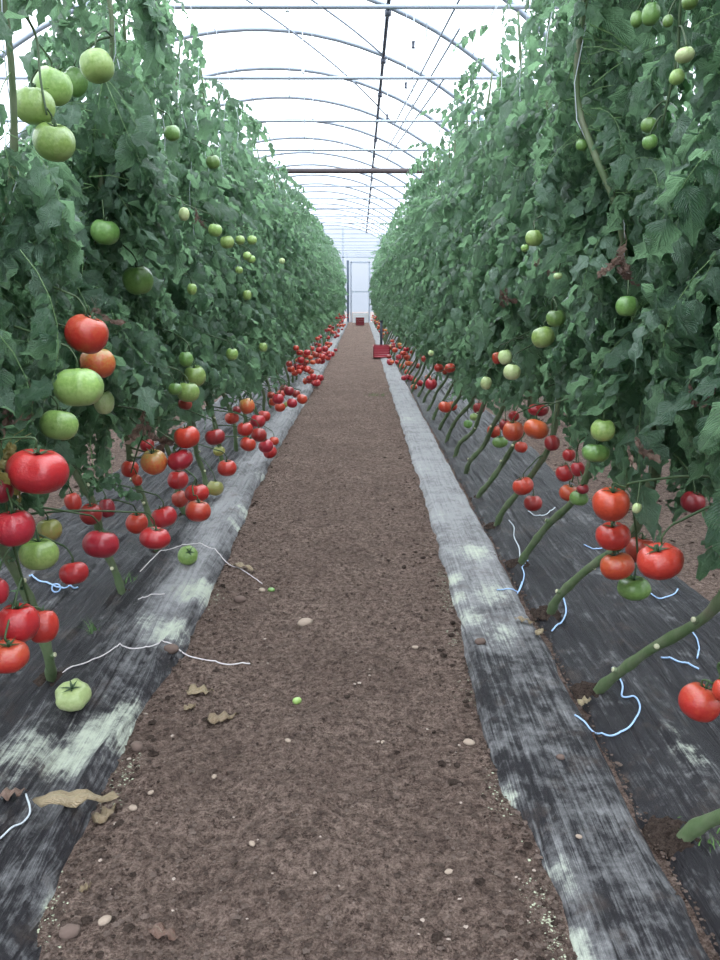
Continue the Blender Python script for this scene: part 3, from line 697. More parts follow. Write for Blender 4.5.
# ------------------------------------------------------------------ plants
TP = np.array([q['px'] for q in T]); TQ = np.array([q['py'] for q in T]); TZ = np.array([q['zc'] for q in T]); TR = np.array([max(q['w'], q['h']) * .5 for q in T])
PS = [at(582, v, 1.85) for v in range(60, 215, 9)] + [at(97 + 1.5 * math.sin(v / 30), v, 2.1) for v in range(-10, 175, 9)] + [at(14 + v * .03, v, 1.5) for v in range(60, 240, 11)]
for p_ in PS: a_, b_, c_ = proj(p_); TP = np.append(TP, a_); TQ = np.append(TQ, b_); TZ = np.append(TZ, c_ + .06); TR = np.append(TR, 6.)
def blocked(Vw, ctr):
    if (np.abs(Vw[:, 0]) < .45).any() and Vw[:, 1].min() < 34: return True
    pts = Vw; x, y, z = proj(pts)
    if ((z < 1.05) & (z > 0) & (x > -60) & (x < 780) & (y < 1000)).any(): return True
    d2 = (x[:, None] - TP) ** 2 + (y[:, None] - TQ) ** 2
    bad = (d2 < (TR * .97) ** 2) & (z[:, None] < TZ + .03) & (z[:, None] > .3)
    return bad.any()
PLANTS = []
def plant(side, x0, y0, label, group=None, n=110, zlo=.78, zhi=2.6, seed=0, prune=True, extra=(), sparse_top=None, sc=1., topx=None):
    r = np.random.default_rng(1000 + seed); loc = np.array([x0, y0, 0.])
    root = empty('tomato_plant', loc); tag(root, label, 'plant', group)
    path = stem_path(side, x0, y0, r, topx); make_stem(path, r, root, loc)
    f = Foliage(); k = 0; tries = 0
    while k < n and tries < n * 6:
        tries += 1
        z = zlo + (zhi - zlo) * r.random() ** .95
        if sparse_top and r.random() < sparse_top[1] * min(1, max(0, (z - sparse_top[0]) / .7)): continue
        p = stem_at(path, min(z, 2.5)) + [0, r.normal(0, .09), max(0, z - 2.5)]; az = r.uniform(0, 2 * PI)
        L = r.uniform(.25, .40) * sc
        if z > 2.2: L *= .8
        V, Q, U, P, ctr = (LEAVES if y0 < 3.4 else LEAVES_LO)[int(r.integers(len(LEAVES)))]
        R = rot(az, r.uniform(-.8, .3), r.uniform(-.5, .5)); Vw = V * L @ R.T + p
        if Vw[:, 2].min() < (.44 if y0 < 2.6 else .40 if y0 < 5.7 else .24): continue
        if prune and blocked(Vw, None): continue
        f.add(Vw, Q, U, P, float(np.clip(r.normal(.38, .27) + .10 * (r.random() < .15) * 4, 0, 1))); k += 1
    for (px, py, zc, L, az, pitch, tn) in extra:
        V, Q, U, P, ctr = LEAVES[int(r.integers(len(LEAVES)))]; p = at(px, py, zc)
        for _ in range(40):
            Vw = V * L @ rot(az + r.uniform(-.4, .4), pitch, r.uniform(-.4, .4)).T + p
            x, y, z_ = proj(Vw); d2 = (x[:, None] - TP) ** 2 + (y[:, None] - TQ) ** 2
            if not ((d2 < (TR * .95) ** 2) & (z_[:, None] < TZ)).any(): f.add(Vw, Q, U, P, tn); break
            V, Q, U, P, ctr = LEAVES[int(r.integers(len(LEAVES)))]
    f.build('foliage', M['leaf'], root, loc)
    PLANTS.append((side, x0, y0, root, path, loc)); return root
words = ['nearest', 'second', 'third', 'fourth', 'fifth', 'sixth', 'seventh', 'eighth', 'ninth', 'tenth']
RY = [.82, 1.37, 1.96, 2.51, 3.02, 3.58, 4.15, 4.70, 5.25]
LY = [.95, 1.48, 2.02, 2.69, 3.20, 3.75, 4.30, 4.85, 5.40]
EXR = {2: [(700, 400, 1.45, .36, 2.6, -1.0, .75), (690, 180, 1.5, .36, 2.9, -.9, .7), (640, 395, 1.6, .34, 2.4, -.9, .6), (720, 250, 1.4, .34, 2.6, -.8, .55), (715, 430, 1.4, .32, 2.0, -1.1, .45)]}
EXL = {2: [(30, 20, 1.45, .34, -.3, -1.1, .85), (70, 255, 1.65, .30, -.8, -1.2, .6), (20, 250, 1.5, .32, -.6, -1.0, .5), (90, 440, 1.8, .20, -1.2, -1.3, .1), (110, 450, 1.9, .2, -1.0, -1.2, .1)], 1: [(-5, 330, 1.5, .32, .2, -.9, .3)]}
LABR = ['tomato plant cut off at the right frame edge, lowest and closest foliage', 'tomato plant whose stem rises from a soil hole low in the right corner', 'tomato plant with a thick slanting bare stem by the blue string loop',
        'tomato plant slanting from mulch, second bare stem from the thick slanting one', 'tomato plant with slanting stem beside the curled blue twine', 'tomato plant with short slanting stem just behind the blue twine one',
        'tomato plant whose slanting stem stands beside the orange-red pair', 'tomato plant one past the stem beside the orange-red pair, right row', 'tomato plant two past the stem beside the orange-red pair, right row']
LABL = ['tomato plant at the left frame edge, its foliage closest to the camera', 'tomato plant with a thick upright stem by the heart-shaped green tomato', 'tomato plant whose stem foot touches the pale fallen tomato', 'tomato plant with upright stem beside the squat red tomato',
        'tomato plant bearing the bunch with the orange tomato, left row', 'tomato plant carrying the touching bright green pair, left row', 'tomato plant with the dark slanting stem by the single red tomato', 'tomato plant bearing the tight red bunch, left row', 'tomato plant just past the tight red bunch, left row']
for i, y in enumerate(RY):
    plant(1, .66, y, LABR[i], None, n=180 if i < 5 else 160, seed=i, extra=EXR.get(i, ()), zlo=.68, topx={3: .57}.get(i), sparse_top=(1.6, .82))
for i, y in enumerate(LY):
    plant(-1, -.88, y, LABL[i], None, n=(125 if i < 3 else 165), seed=40 + i, extra=EXL.get(i, ()), zlo=.74 if i < 3 else .66, sparse_top=(1.2, .85) if i < 3 else (1.5, .82), topx={2: -.74, 3: -.76}.get(i))
# variants for the rest of the rows: built once at their own place, then copied
for side, x0, y0, dy, lab, grp in ((1, .66, 5.80, .55, 'tomato plant in the long run of right row foliage before the door', 'far plants, right row'), (-1, -.88, 5.95, .55, 'tomato plant in the long run of left row foliage before the door', 'far plants, left row')):
    protos = []; k = 0; y = y0; r = np.random.default_rng(99 + side)
    while y < 34.6:
        if len(protos) < 5:
            rt = plant(side, x0, y, lab, grp, n=160, seed=200 + k + (side > 0) * 50, zlo=.43, sparse_top=(1.7, .75)); protos.append(rt)
        else:
            rt = copy_tree(protos[int(r.integers(5))]); rt.location = (x0 + r.normal(0, .02) - side * min(.07, (y - 5) * .005), y, 0); rt.rotation_euler.z = r.uniform(-.12, .12); rt.scale.z = r.uniform(.97, 1.04)
            if y < 12: PLANTS.append((side, x0, y, rt, None, None))
        y += dy; k += 1
    # the next row behind, glimpsed through the gaps
    xb = 2.0 if side > 0 else -2.6
    r2 = np.random.default_rng(7)
    for j in range(12):
        rt = copy_tree(protos[int(r2.integers(5))]); rt.location = (xb + r2.normal(0, .03), 1.6 + j * .75, 0); rt.rotation_euler.z = r2.uniform(-.2, .2) ; rt.scale.z = .84 if side < 0 else .62
        tag(rt, 'tomato plant in the next row, glimpsed behind the %s row' % ('right' if side > 0 else 'left'), 'plant', 'plants of the next row, %s side' % ('right' if side > 0 else 'left'))

# pruned leaf stubs on bare lower stems, and fruit stalks
rs = np.random.default_rng(64)
for side, x0, y0, root, path, loc in PLANTS:
    if path is None or y0 > 5.5: continue
    scars(path, rs, root, loc, [.13, .25, .36, .47, .6][:(5 if y0 < 3.3 else 3)])
real = [p for p in PLANTS if p[4] is not None]
hang = [q for q in T if not q.get('ground') and q['w'] >= 8]
par = list(range(len(hang)))
def find(i):
    while par[i] != i: i = par[i]
    return i
for i in range(len(hang)):
    for j in range(i):
        if np.linalg.norm(hang[i]['c'] - hang[j]['c']) < .135: par[find(i)] = find(j)
cl = {}
for i, q in enumerate(hang): cl.setdefault(find(i), []).append(q)
for g in cl.values():
    g.sort(key=lambda q: -q['c'][2]); side = -1 if g[0]['px'] < 360 else 1
    mc = np.mean([q['top'] for q in g], 0); zt = g[0]['top'][2]
    best = min([p for p in real if p[0] == side], key=lambda p: abs(stem_at(p[4], min(2.4, zt + .1))[1] - mc[1])); loc = best[5]
    dst = stem_at(best[4], min(2.5, zt + .10)); d = dst - mc; d[2] = 0
    if np.linalg.norm(d) > .5: d = d / np.linalg.norm(d) * .5; dst = np.array([mc[0] + d[0], mc[1] + d[1], zt + .12])
    inw = d / (np.linalg.norm(d) + 1e-6); zl = g[-1]['top'][2]
    P = [dst, (dst * .5 + (mc + inw * .03) * .5) * [1, 1, 0] + [0, 0, zt + .085], (mc + inw * .02) * [1, 1, 0] + [0, 0, zt + .04]]
    if len(g) > 1:
        lo_ = g[-1]['top'] + inw * .02; P.append(np.array([(mc[0] + lo_[0]) / 2 + inw[0] * .015, (mc[1] + lo_[1]) / 2 + inw[1] * .015, (zt + zl) / 2 + .02])); P.append(lo_ + [0, 0, .012])
    P = spline(P, 5); m = MB(); m.tube(P - loc, np.linspace(.0040, .0026, len(P)), 6); m.build('truss_stem', M['stalk'], best[3])
    for q in g:
        c = q['top'] - [0, 0, q['r'] * .12]; k = int(np.argmin(np.linalg.norm(P - (c + [0, 0, .03]), axis=1))); e_ = P[k]
        Pq = spline([c, c + [0, 0, min(.018, q['r'] * .4)], c * .4 + e_ * .6 + [0, 0, .010], e_], 4); m = MB(); m.tube(Pq - loc, .0021, 6); m.build('fruit_stalk', M['stalk'], best[3])

# withered leaf clusters, yellow leaves: parts of the nearest plant
def wither(px, py, X, size, mat='withered', name='withered_leaf', az=None, pitch=-1.35, n=3, lab='brown withered leaf'):
    c = at_x(px, py, X); side = -1 if X < 0 else 1; best = min([p for p in real if p[0] == side], key=lambda p: abs(p[2] - .3 - c[1])); f = Foliage(); r = np.random.default_rng(int(px * 7 + py))
    for _ in range(n):
        V, Q, U, P, ctr = LEAVES[int(r.integers(26))]; S = V * size * np.array([1, .45 if mat == 'withered' else 1, 1]) @ rot(r.uniform(0, 6.28) if az is None else az, pitch, r.uniform(-.5, .5)).T + c + r.normal(0, .012, 3); f.add(S, Q, U, P * 0, r.random())
    o = f.build(name, M[mat], best[3], best[5]); o['label'] = lab
for a in ((618, 235, .57, .10), (503, 283, .55, .10), (628, 430, .62, .10), (140, 405, -.74, .14), (165, 425, -.78, .16), (92, 300, -.68, .09), (20, 375, -.72, .15), (195, 205, -.73, .08), (545, 255, .57, .07), (705, 372, .62, .06), (178, 255, -.72, .08)): wither(*a)
wither(30, 425, -.62, .12, 'leaf_yellow', 'yellow_leaf', -2.6, -.5, 2, 'pale yellow dying leaf'); wither(640, 378, .62, .06, 'leaf_yellow', 'yellow_leaf', 0, -.6, 1, 'small yellow leaf')
wither(2, 420, -.62, .11, 'leaf_yellow', 'yellow_leaf', -1.6, -1.0, 1, 'pale yellow dying leaf')

# ------------------------------------------------------------------ strings
for side, x0, y0, root, path, loc in PLANTS:
    if path is None or y0 > 6: continue
    r = np.random.default_rng(int(y0 * 100)); zz = np.linspace(.5, 2.5, 24)
    P = [stem_at(path, z) + [.013 * math.cos(z * 14) - (side * .11 if y0 not in (2.02, 2.69, 2.51) else 0) * min(1, max(0, (z - .8) / .5)), .013 * math.sin(z * 14), 0] for z in zz] + [np.array([stem_at(path, 2.5)[0], stem_at(path, 2.5)[1], 2.86])]
    m = MB(); m.tube(P, .0014, 5); o = m.build('support_string', M['string'], None, tuple(P[0]))
    k = (RY if side > 0 else LY).index(y0) if y0 in (RY if side > 0 else LY) else 9
    tag(o, 'thin pale support string wound up the %s stem of the %s row' % (words[min(k, 9)], 'right' if side > 0 else 'left'), 'string')
# crop wires over both rows
for sx, w in ((.84, 'right'), (-.98, 'left')):
    m = MB(); m.tube([(sx, -1, 2.86), (sx, 16, 2.85), (sx, 35.2, 2.86)], .003, 6); tag(m.build('crop_wire', M['steel'], None, (sx, -1, 2.86)), 'thin steel crop wire running above the %s row' % w, 'wire')
def twine(pts, mat, rad, label, z=.03, name='twine'):
    P = []
    for p in pts:
        g = ground(p[0], p[1], (p[2] if len(p) > 2 else 0) + z); P.append(g)
    P = spline(P, 9)
    P = np.array([(p[0], p[1], surf(p[0], p[1]) + rad + .001) for p in P]); 
    zz = P[:, 2].copy()
    for _ in range(4): zp = np.pad(zz, 1, mode='edge'); zz = np.maximum(P[:, 2], (zp[:-2] + zp[1:-1] + zp[2:]) / 3)
    zp = np.pad(zz, 2, mode='edge'); P[:, 2] = np.maximum((zp[:-4] + zp[1:-3] + zp[2:-2] + zp[3:-1] + zp[4:]) / 5, P[:, 2]); m = MB(); m.tube(P, rad, 7); tag(m.build(name, mat, None, tuple(P[0])), label, 'twine')
twine([(575, 712), (592, 722), (610, 734), (628, 730), (639, 716), (636, 703), (622, 700), (622, 688), (612, 672)], M['blue'], .0024, 'blue-white twine loop on mulch beside the thick slanting stem')
twine([(661, 657), (676, 661), (691, 664), (699, 667)], M['blue'], .0030, 'short straight piece of blue twine on dark mulch')
twine([(688, 626), (696, 636), (699, 648), (697, 660)], M['blue'], .0024, 'thin pale twine curving above the short blue piece')
twine([(552, 628), (560, 622), (566, 612), (563, 600)], M['blue'], .0028, 'short curved pale twine at the foot of a slanting stem')
twine([(497, 589), (506, 587), (518, 586), (522, 580), (517, 589), (524, 578), (522, 568), (528, 560)], M['blue'], .0024, 'knotted blue twine beside the mulch seam')
twine([(509, 518), (514, 526), (514, 536), (519, 545), (520, 556)], M['string'], .0026, 'wavy pale twine leading towards the knotted blue one')
twine([(584, 545), (592, 549), (602, 547), (612, 541)], M['blue'], .0026, 'pale blue twine under the near right truss')
twine([(650, 592), (660, 598), (672, 594), (678, 588)], M['blue'], .0026, 'pale blue twine below the biggest right tomato')
twine([(528, 512), (536, 517), (548, 514), (555, 508)], M['string'], .0026, 'short pale twine below the dark red tomato of the pair')
twine([(30, 582), (42, 584), (52, 586), (62, 588), (72, 589), (78, 587)], M['blue'], .0032, 'blue-white string lying behind the small dangling red tomato')
twine([(48, 683), (70, 672), (95, 662), (118, 652), (140, 650), (168, 647), (190, 650), (215, 655), (250, 656)], M['white_twine'], .0020, 'long white twine from the stem foot across onto the soil path')
twine([(140, 570), (158, 556), (175, 548), (200, 548), (220, 556), (245, 568), (262, 577)], M['white_twine'], .0018, 'thin white twine beside the fallen small green tomato')
twine([(0, 838), (12, 828), (24, 820), (30, 810), (26, 795)], M['string'], .0022, 'white string bit at the left frame edge on dark mulch')
twine([(138, 602), (152, 600), (165, 598)], M['white_twine'], .0018, 'short pale straw piece on mulch near the upright stem')
m = MB(); c = ground(56, 586, .05); c[2] = surf(c[0], c[1]) + .014; a = np.linspace(0, 2 * PI, 17); m.tube([c + [.016 * math.cos(v), .006 * math.sin(v), .014 * math.sin(v)] for v in a], .0030, 6)
tag(m.build('plant_clip', M['blue'], None, tuple(c)), 'small blue ring clip on the blue-white string', 'clip')

# ------------------------------------------------------------------ litter on the ground
def stone(px, py, wpx, label, mat='stone', fl=.55, name='stone'):
    g = ground(px, py); zc = proj(g)[2]; s = wpx * zc / F / 2; r = np.random.default_rng(int(px + py)); V, Fs, ti = tomato_mesh(int(px), .2, lo=True)
    V = V.copy(); V[:, 2] += .22 * np.exp(-(V[:, 0] ** 2 + V[:, 1] ** 2) / .09) * (V[:, 2] > 0)
    V = V * (1 + .25 * np.stack([fbm(V[:, 0] * 2 + px, V[:, 1] * 2 + k, 2) for k in range(3)], 1)) * [s, s * .75, s * fl]
    o = link(name, mesh(name, V, Fs, M[mat], True, attrs={'tint': ti * 0 + .3}), None, (g[0], g[1], surf(g[0], g[1]) + s * fl * .45)); o.rotation_euler.z = r.uniform(0, 3); tag(o, label, name.replace('_', ' ').split()[-1]); return o
stone(305, 624, 17, 'pale tan flat stone left of the path centre'); stone(469, 745, 12, 'pale angular stone near the right path edge')
stone(297, 699, 10, 'tiny fallen green tomato on the path', 'G', .8, 'fallen_tomato')
stone(383, 740, 6, 'small white pebble in the middle of the path'); stone(252, 842, 8, 'small white pebble low on the left half of the path'); stone(133, 810, 10, 'pale pebble by the dry stalk at the left path edge')
stone(151, 795, 7, 'small pale pebble above the one by the dry stalk'); stone(214, 774, 7, 'small pale pebble right of the dark clod'); stone(137, 750, 15, 'dark round soil clod on the left mulch edge', 'crumb', .8, 'soil_clod')
stone(262, 590, 9, 'pale pebble beside the tiny green tomato fragment'); stone(271, 587, 8, 'tiny green tomato fragment on the left of the path', 'F', .7, 'fallen_tomato'); stone(288, 745, 7, 'buff pebble left of the white middle pebble')
stone(578, 848, 7, 'small pale pebble on the right dusty mulch', 'stone'); stone(105, 925, 14, 'pale yellowish stone low at the left path edge'); stone(449, 870, 9, 'pale buff stone low on the right half of the path'); stone(415, 650, 7, 'small tan pebble right of the flat stone')
stone(172, 660, 16, 'dark clod at the left path edge below the twine', 'crumb', .7, 'soil_clod'); stone(240, 600, 13, 'brown clod by the left path edge above the twine', 'crumb', .7, 'soil_clod')
stone(70, 935, 22, 'large dark clod in the bottom left path corner', 'crumb', .6, 'soil_clod'); stone(480, 652, 12, 'brown clod beside the right mulch edge', 'crumb', .7, 'soil_clod'); stone(560, 765, 9, 'brown clod in the mulch seam on the right', 'crumb', .7, 'soil_clod')
def litter(px, py, wpx, az, label, mat='dry', squash=.5, name='dry_leaf', z=.02, t_=.5):
    g = ground(px, py, z); zc = proj(g)[2]; L = wpx * zc / F; r = np.random.default_rng(int(px * 3 + py)); v, q, uv = leaflet(r, L, L * squash, .5, .5, 11)
    v = v - [L / 2, 0, 0]; v[:, 2] = v[:, 2] * .8 + .006 * np.sin(v[:, 0] / L * 19) - v[:, 2].min() * .5; ca, sa = math.cos(az), math.sin(az); v = v @ np.array([[ca, sa, 0], [-sa, ca, 0], [0, 0, 1.]])
    o = link(name, mesh(name, v, q, M[mat], True, uv, {'petiole': np.zeros(len(v)), 'tint': np.full(len(v), t_)}), None, (g[0], g[1], max(surf(g[0] + dx, g[1]) for dx in (-L * .5, -L * .3, -L * .15, 0, L * .15, L * .3, L * .5)) + .005)); 
    sm = o.modifiers.new('thick', 'SOLIDIFY'); sm.thickness = .0012; tag(o, label, 'leaf')
litter(80, 812, 84, .35, 'long dry tan leaf lying across the left mulch edge', squash=.28, t_=.8, z=.03)
litter(105, 806, 30, 1.1, 'small crumpled tan leaf beside the long dry one', squash=.5, t_=.6, z=.03); litter(200, 688, 28, .2, 'pale dry leaf on the path left of centre, upper of two', squash=.6, t_=.7)
litter(222, 713, 34, .5, 'curled brown dry leaf just below the pale one', squash=.45, t_=.3); litter(165, 922, 40, -.2, 'reddish brown dry leaf near the bottom of the path', squash=.35, t_=.15, mat='withered'); litter(12, 793, 28, .3, 'rust brown dead leaf on mulch at the left frame edge', 'withered', .5, t_=.6, z=.04)
litter(245, 568, 34, -.5, 'tan dry stalk at the left path edge beside white twine', squash=.2, t_=.7); litter(190, 704, 16, 1, 'small tan leaf scrap left of the curled brown leaf', t_=.6); litter(525, 620, 22, -.4, 'tan dead leaf on mulch left of a stem foot', squash=.35, t_=.6, z=.03)
litter(585, 700, 16, .4, 'cream leaf scrap at the foot of the thick slanting stem', squash=.5, t_=1., z=.035); litter(85, 880, 14, .8, 'small tan leaf scrap low by the left mulch edge', t_=.6); litter(540, 630, 14, .9, 'pale leaf scrap at the short curved twine', t_=.9, z=.03)
# soil mounds around near stems, planting-hole shade put in as dark colour
def mound(x, y, s, label):
    g = np.linspace(-1, 1, 25); X_, Y_ = np.meshgrid(g, g); R2 = np.sqrt(X_ ** 2 + Y_ ** 2); z = s * .35 * np.clip(1 - R2 ** 2, -.2, 1) + s * .5 * fbm(X_ * 4 + x * 9, Y_ * 4 + y * 7, 4) * (R2 < 1.1)
    i = np.arange(24)[:, None] * 25 + np.arange(24)[None]; Q = np.stack([i, i + 1, i + 26, i + 25], -1).reshape(-1, 4)
    V = np.stack([X_.ravel() * s * (1 + .3 * fbm(Y_.ravel() * 2 + x, X_.ravel() * 2, 2)), Y_.ravel() * s * 1.1, z.ravel() - .008], 1)
    keep = (R2.ravel() < 1.12)[Q].all(1); V2 = V; used = np.unique(Q[keep]); mp = -np.ones(len(V), int); mp[used] = np.arange(len(used))
    o = link('soil_mound', mesh('soil_mound', V2[used], mp[Q[keep]], M['soil_dark'], False, attrs={'tint': np.zeros(len(used))}), None, (x, y, surf(x, y) - .002)); tag(o, label, 'soil')
for i in range(1, 7): mound(.655, RY[i] + .01, .062 - .003 * i, 'dark soil mound at the foot of the %s slanting stem, right row' % words[i - 1])
for i in range(1, 6): mound(-.885, LY[i] + .01, .055 - .003 * i, 'dark soil mound at the foot of the %s stem, left row' % words[i - 1])
def tuft(px, py, n, hgt, spread, label, seed):
    g = ground(px, py); r = np.random.default_rng(seed); m = MB()
    for _ in range(n):
        b = r.normal(0, spread, 2); d = r.normal(0, .5, 2); h = hgt * r.uniform(.5, 1); p0 = np.array([b[0], b[1], 0]); w = np.array([r.normal(), r.normal(), 0]); w = w / np.linalg.norm(w) * .0018
        pts = []; 
        for u in (0, .35, .7, 1): c = p0 + np.array([d[0] * h * u * u, d[1] * h * u * u, h * u * (1 - .2 * u)]); pts += [c - w * (1.02 - u), c + w * (1.02 - u)]
        m.add(pts, [(i * 2, i * 2 + 1, i * 2 + 3, i * 2 + 2) for i in range(3)])
    o = m.build('grass_tuft', M['calyx_g'], None, (0, 0, 0)); o.location = (g[0], g[1], surf(g[0], g[1]) - .002); tag(o, label, 'grass')
M['calyx_g'] = simple('grass green', (.12, .24, .06), .6, c2=(.07, .16, .04), scale=30)
tuft(377, 395, 90, .05, .07, 'faint green weeds at the right path edge, far down', 3); tuft(93, 640, 14, .07, .012, 'small green grass tuft on the left mulch', 4); tuft(712, 850, 40, .03, .03, 'tiny green weeds in the soil hole at the right corner', 5)
tuft(128, 590, 20, .05, .02, 'thin dry grass beside the upright left stem foot', 6)

# ------------------------------------------------------------------ greenhouse frame
R0, XC = 4.10, -1.20
HY = [5.17 + 1.55 * k for k in range(-4, 20)]
def arc(y, r=R0, n=48, a0=.03): a = np.linspace(a0, PI - a0, n); return np.stack([XC + r * np.cos(a), np.full(n, y), r * np.sin(a)], 1)
for k, y in enumerate(HY):
    m = MB(); m.tube(arc(y), .026, 8); o = m.build('roof_hoop', M['steel'], None, (XC, y, 0)); tag(o, 'curved galvanised roof hoop spanning the tunnel', 'hoop', 'roof hoops of the tunnel')
    if y > 4.5 and y < 34.9:
        thick = k == 8; m = MB(); hw = 2.95
        m.tube([(XC - hw, y, 2.80), (XC + hw, y, 2.80)], .035 if thick else .013, 8)
        o = m.build('tie_bar', M['rust'] if thick else M['steel'], None, (XC, y, 2.8))
        tag(o, 'thicker dark brown cross beam above the path' if thick else 'thin horizontal steel tie bar across the tunnel roof', 'bar', None if thick else 'tie bars across the tunnel')
m = MB(); m.tube([(.27, -1, 3.80), (.27, 17, 3.80), (.27, 35.3, 3.80)], .02, 8)
for y in HY:
    if y > 0: m.tube([(.27, y, 3.79), (.27, y, 3.74)], .035, 6)
tag(m.build('roof_purlin', M['wire'], None, (.27, -1, 3.8)), 'long dark purlin running down the roof towards the door', 'purlin')
def on_roof(px, py, r=R0 - .03):
    d = at(px, py, 1.) - np.array([0, 0, H]); o = np.array([0 - XC, H]); dd = d[[0, 2]]; a = dd @ dd; b = 2 * o @ dd; c = o @ o - r * r; s = (-b + math.sqrt(b * b - 4 * a * c)) / (2 * a); return np.array([0, 0, H]) + d * s
for (a, b, lab) in (((247, 0), (392, 122), 'left of the two long ones crossing to the dark purlin'), ((312, 0), (385, 57), 'shortest one at the top left of the purlin'), ((455, 8), (394, 125), 'steep one right of the purlin near the top'), ((448, 48), (388, 148), 'second steep one right of the purlin'), ((436, 90), (386, 160), 'third steep one right of the purlin, lowest')):
    A, B = on_roof(*a), on_roof(*b); P = []
    for u in np.linspace(-.1, 1, 12):
        p = A + (B - A) * u; v = p[[0, 2]] - [XC, 0]; v = v / np.linalg.norm(v) * (R0 - .03); P.append((XC + v[0], p[1], v[1]))
    m = MB(); m.tube(P, .011, 6); tag(m.build('wind_brace', M['steel'], None, P[0]), 'thin diagonal wind brace, ' + lab, 'brace')
# hanging strings with spools from the wires above the path side
for i, (x, y, L) in enumerate([(-.50, 5.9, .9), (-.50, 7.4, .9), (-.52, 9.2, .8), (.42, 5.4, .7), (.42, 6.7, .8), (.43, 7.9, .8), (.30, 9.2, .6), (-.2, 10.6, .5)]):
    z0 = 3.35; m = MB(); m.tube([(0, 0, 0), (.01, .0, -L * .5), (0, .01, -L)], .0035, 5); o = m.build('hanging_string', M['string'], None, (0, 0, 0)); o.location = (x, y, z0)
    zt = math.sqrt(R0 ** 2 - (x - XC) ** 2) - z0; m = MB(); m.tube([(0, 0, 0), (0, 0, zt)], .0025, 5); m.build('hanger_wire', M['steel'], o)
    m = MB(); m.tube([(0, 0, -.34), (0, 0, -.33), (0, 0, -.30), (0, 0, -.29)], [.017, .012, .012, .017], 8); m.build('spool', M['wire'] if x > 0 else M['white_paint'], o)
    tag(o, 'pale string with a small spool hanging from the roof, %s side of the purlin' % ('right' if x > 0 else 'left'), 'string', 'hanging strings %s of the purlin' % ('right' if x > 0 else 'left'))
# film cover
a = np.linspace(0, PI, 49); yy = np.arange(-5, 35.5, 1.0)
A, Y = np.meshgrid(a, yy); n, m_ = A.shape; rr = R0 + .032
i = np.arange(n - 1)[:, None] * m_ + np.arange(m_ - 1)[None]; Q = np.stack([i, i + 1, i + m_ + 1, i + m_], -1).reshape(-1, 4)
sag = -.02 * np.abs(np.sin((Y - HY[0]) / 1.55 * PI))
o = link('ceiling', mesh('ceiling', np.stack([(XC + (rr + sag) * np.cos(A)).ravel(), Y.ravel(), ((rr + sag) * np.sin(A)).ravel()], 1), Q, M['film'])); o['kind'] = 'structure'; o['label'] = 'arched milky polythene roof film'
YB = 35.35
P = [(XC + rr * math.cos(v), YB, rr * math.sin(v)) for v in a]; n = len(P)
o = link('wall_back', mesh('wall_back', P + [(XC, YB, 0)], np.array([(j, j + 1, n) for j in range(n - 1)]), M['film_old'], False)); o['kind'] = 'structure'; o['label'] = 'milky film end wall'
m = MB(); x0, x1 = -.40, .42
for x in (x0, x1): m.box(x - .035, x + .035, YB - .10, YB - .03, 0, 2.62)
m.box(x0, x1, YB - .10, YB - .03, 2.55, 2.62); m.box(x0, x1, YB - .09, YB - .04, 1.30, 1.35)
o = m.build('door_1', M['steel'], None, (0, YB - .06, 0), False); o['kind'] = 'structure'; o['label'] = 'tall steel framed film door at the tunnel end'
m = MB()
for x in (-2.6, -1.6, -.75, .8, 1.8): m.box(x - .03, x + .03, YB - .09, YB - .03, 0, math.sqrt(R0 ** 2 - (x - XC) ** 2) - .03)
m.box(-4, 1.7, YB - .09, YB - .04, 2.78, 2.84)
o = m.build('trim_1', M['steel'], None, (0, YB, 0), False); o['kind'] = 'structure'; o['label'] = 'steel uprights of the end wall'
m = MB(); m.box(-.58, -.48, YB - .5, YB - .40, 0, 2.65); tag(m.build('end_post', M['steel_dark'], None, (-.53, YB - .45, 0), False), 'dark blue-grey post just left of the far door', 'post')
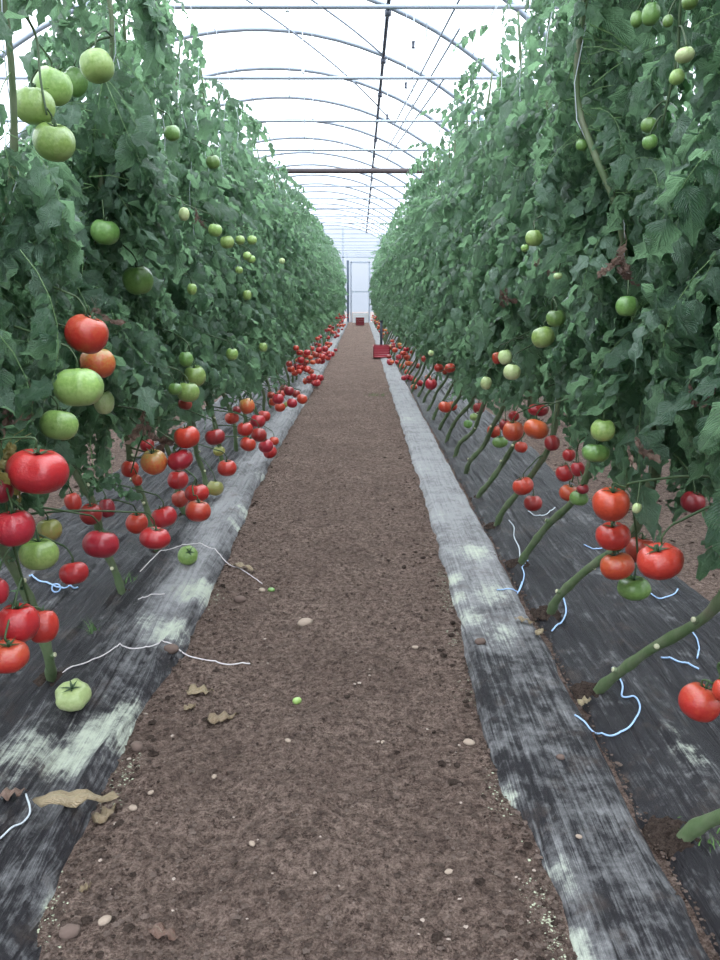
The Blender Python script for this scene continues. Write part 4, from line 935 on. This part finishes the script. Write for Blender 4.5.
# crates
def crate(x, y, z, w, d, h, mat, label):
    root = empty('crate', (x, y, z)); tag(root, label, 'crate'); m = MB(); b = .012
    m.box(-w / 2, w / 2, -d / 2, d / 2, 0, b); m.build('crate_base', mat, root, smooth=False)
    for nm, bx in (('side_panel', (-w / 2, w / 2, -d / 2, -d / 2 + b)), ('side_panel', (-w / 2, w / 2, d / 2 - b, d / 2)), ('side_panel', (-w / 2, -w / 2 + b, -d / 2, d / 2)), ('side_panel', (w / 2 - b, w / 2, -d / 2, d / 2))):
        m = MB()
        for k in range(4): z0 = .02 + (h - .03) * k / 4; m.box(*bx, z0, z0 + (h - .03) / 4 - .012)
        m.box(*bx, h - .018, h)
        for cx in (bx[0], bx[1] - b) if bx[1] - bx[0] > b * 2 else (bx[0],):
            for cy in (bx[2], bx[3] - b): m.box(cx, cx + b, cy, cy + b, 0, h)
        m.build(nm, mat, root, smooth=False)
    return root
g = ground(379, 358); crate(g[0] + .04, g[1], .03, .30, .5, .20, M['crate'], 'pink-red plastic crate on the right mulch strip far down')
g = ground(360, 325.5); crate(.0, g[1], .01, .34, .35, .30, M['crate_dark'], 'dark red crate standing on the path before the door')
crate(.02, 34.6, .01, .7, .4, .40, M['white_paint'], 'white crate behind the dark red one, against the door')
m = MB(); g = ground(381, 349); m.tube([(0, 0, 0), (0, 0, .55)], .03, 8); m.tube([(0, 0, .55), (0, 0, .57)], .045, 8); o = m.build('short_post', M['wire'], None); o.location = (g[0] + .02, g[1] + .6, .02); tag(o, 'short dark post just behind the pink-red crate', 'post')

# ------------------------------------------------------------------ light
w = bpy.data.worlds.new('overcast sky'); SC.world = w; w.use_nodes = True; nt = w.node_tree; bg = nt.nodes['Background']
tc = nt.nodes.new('ShaderNodeTexCoord'); sp = nt.nodes.new('ShaderNodeSeparateXYZ'); rp = nt.nodes.new('ShaderNodeValToRGB')
nt.links.new(tc.outputs['Generated'], sp.inputs[0]); nt.links.new(sp.outputs[2], rp.inputs[0]); nt.links.new(rp.outputs[0], bg.inputs[0])
e = rp.color_ramp.elements; e[0].position = 0; e[0].color = (.10, .125, .16, 1); e[1].position = .7; e[1].color = (.92, .97, 1.0, 1)
bg.inputs[1].default_value = 6.0
SC.view_settings.view_transform = 'Standard'; SC.view_settings.look = 'None'; SC.view_settings.gamma = 1; SC.view_settings.exposure = 0; SC.view_settings.use_curve_mapping = False
SC.cycles.max_bounces = 8; SC.cycles.diffuse_bounces = 4; SC.cycles.glossy_bounces = 3; SC.cycles.transparent_max_bounces = 8; SC.cycles.transmission_bounces = 4
SC.cycles.use_denoising = True
SC.cycles.use_adaptive_sampling = True
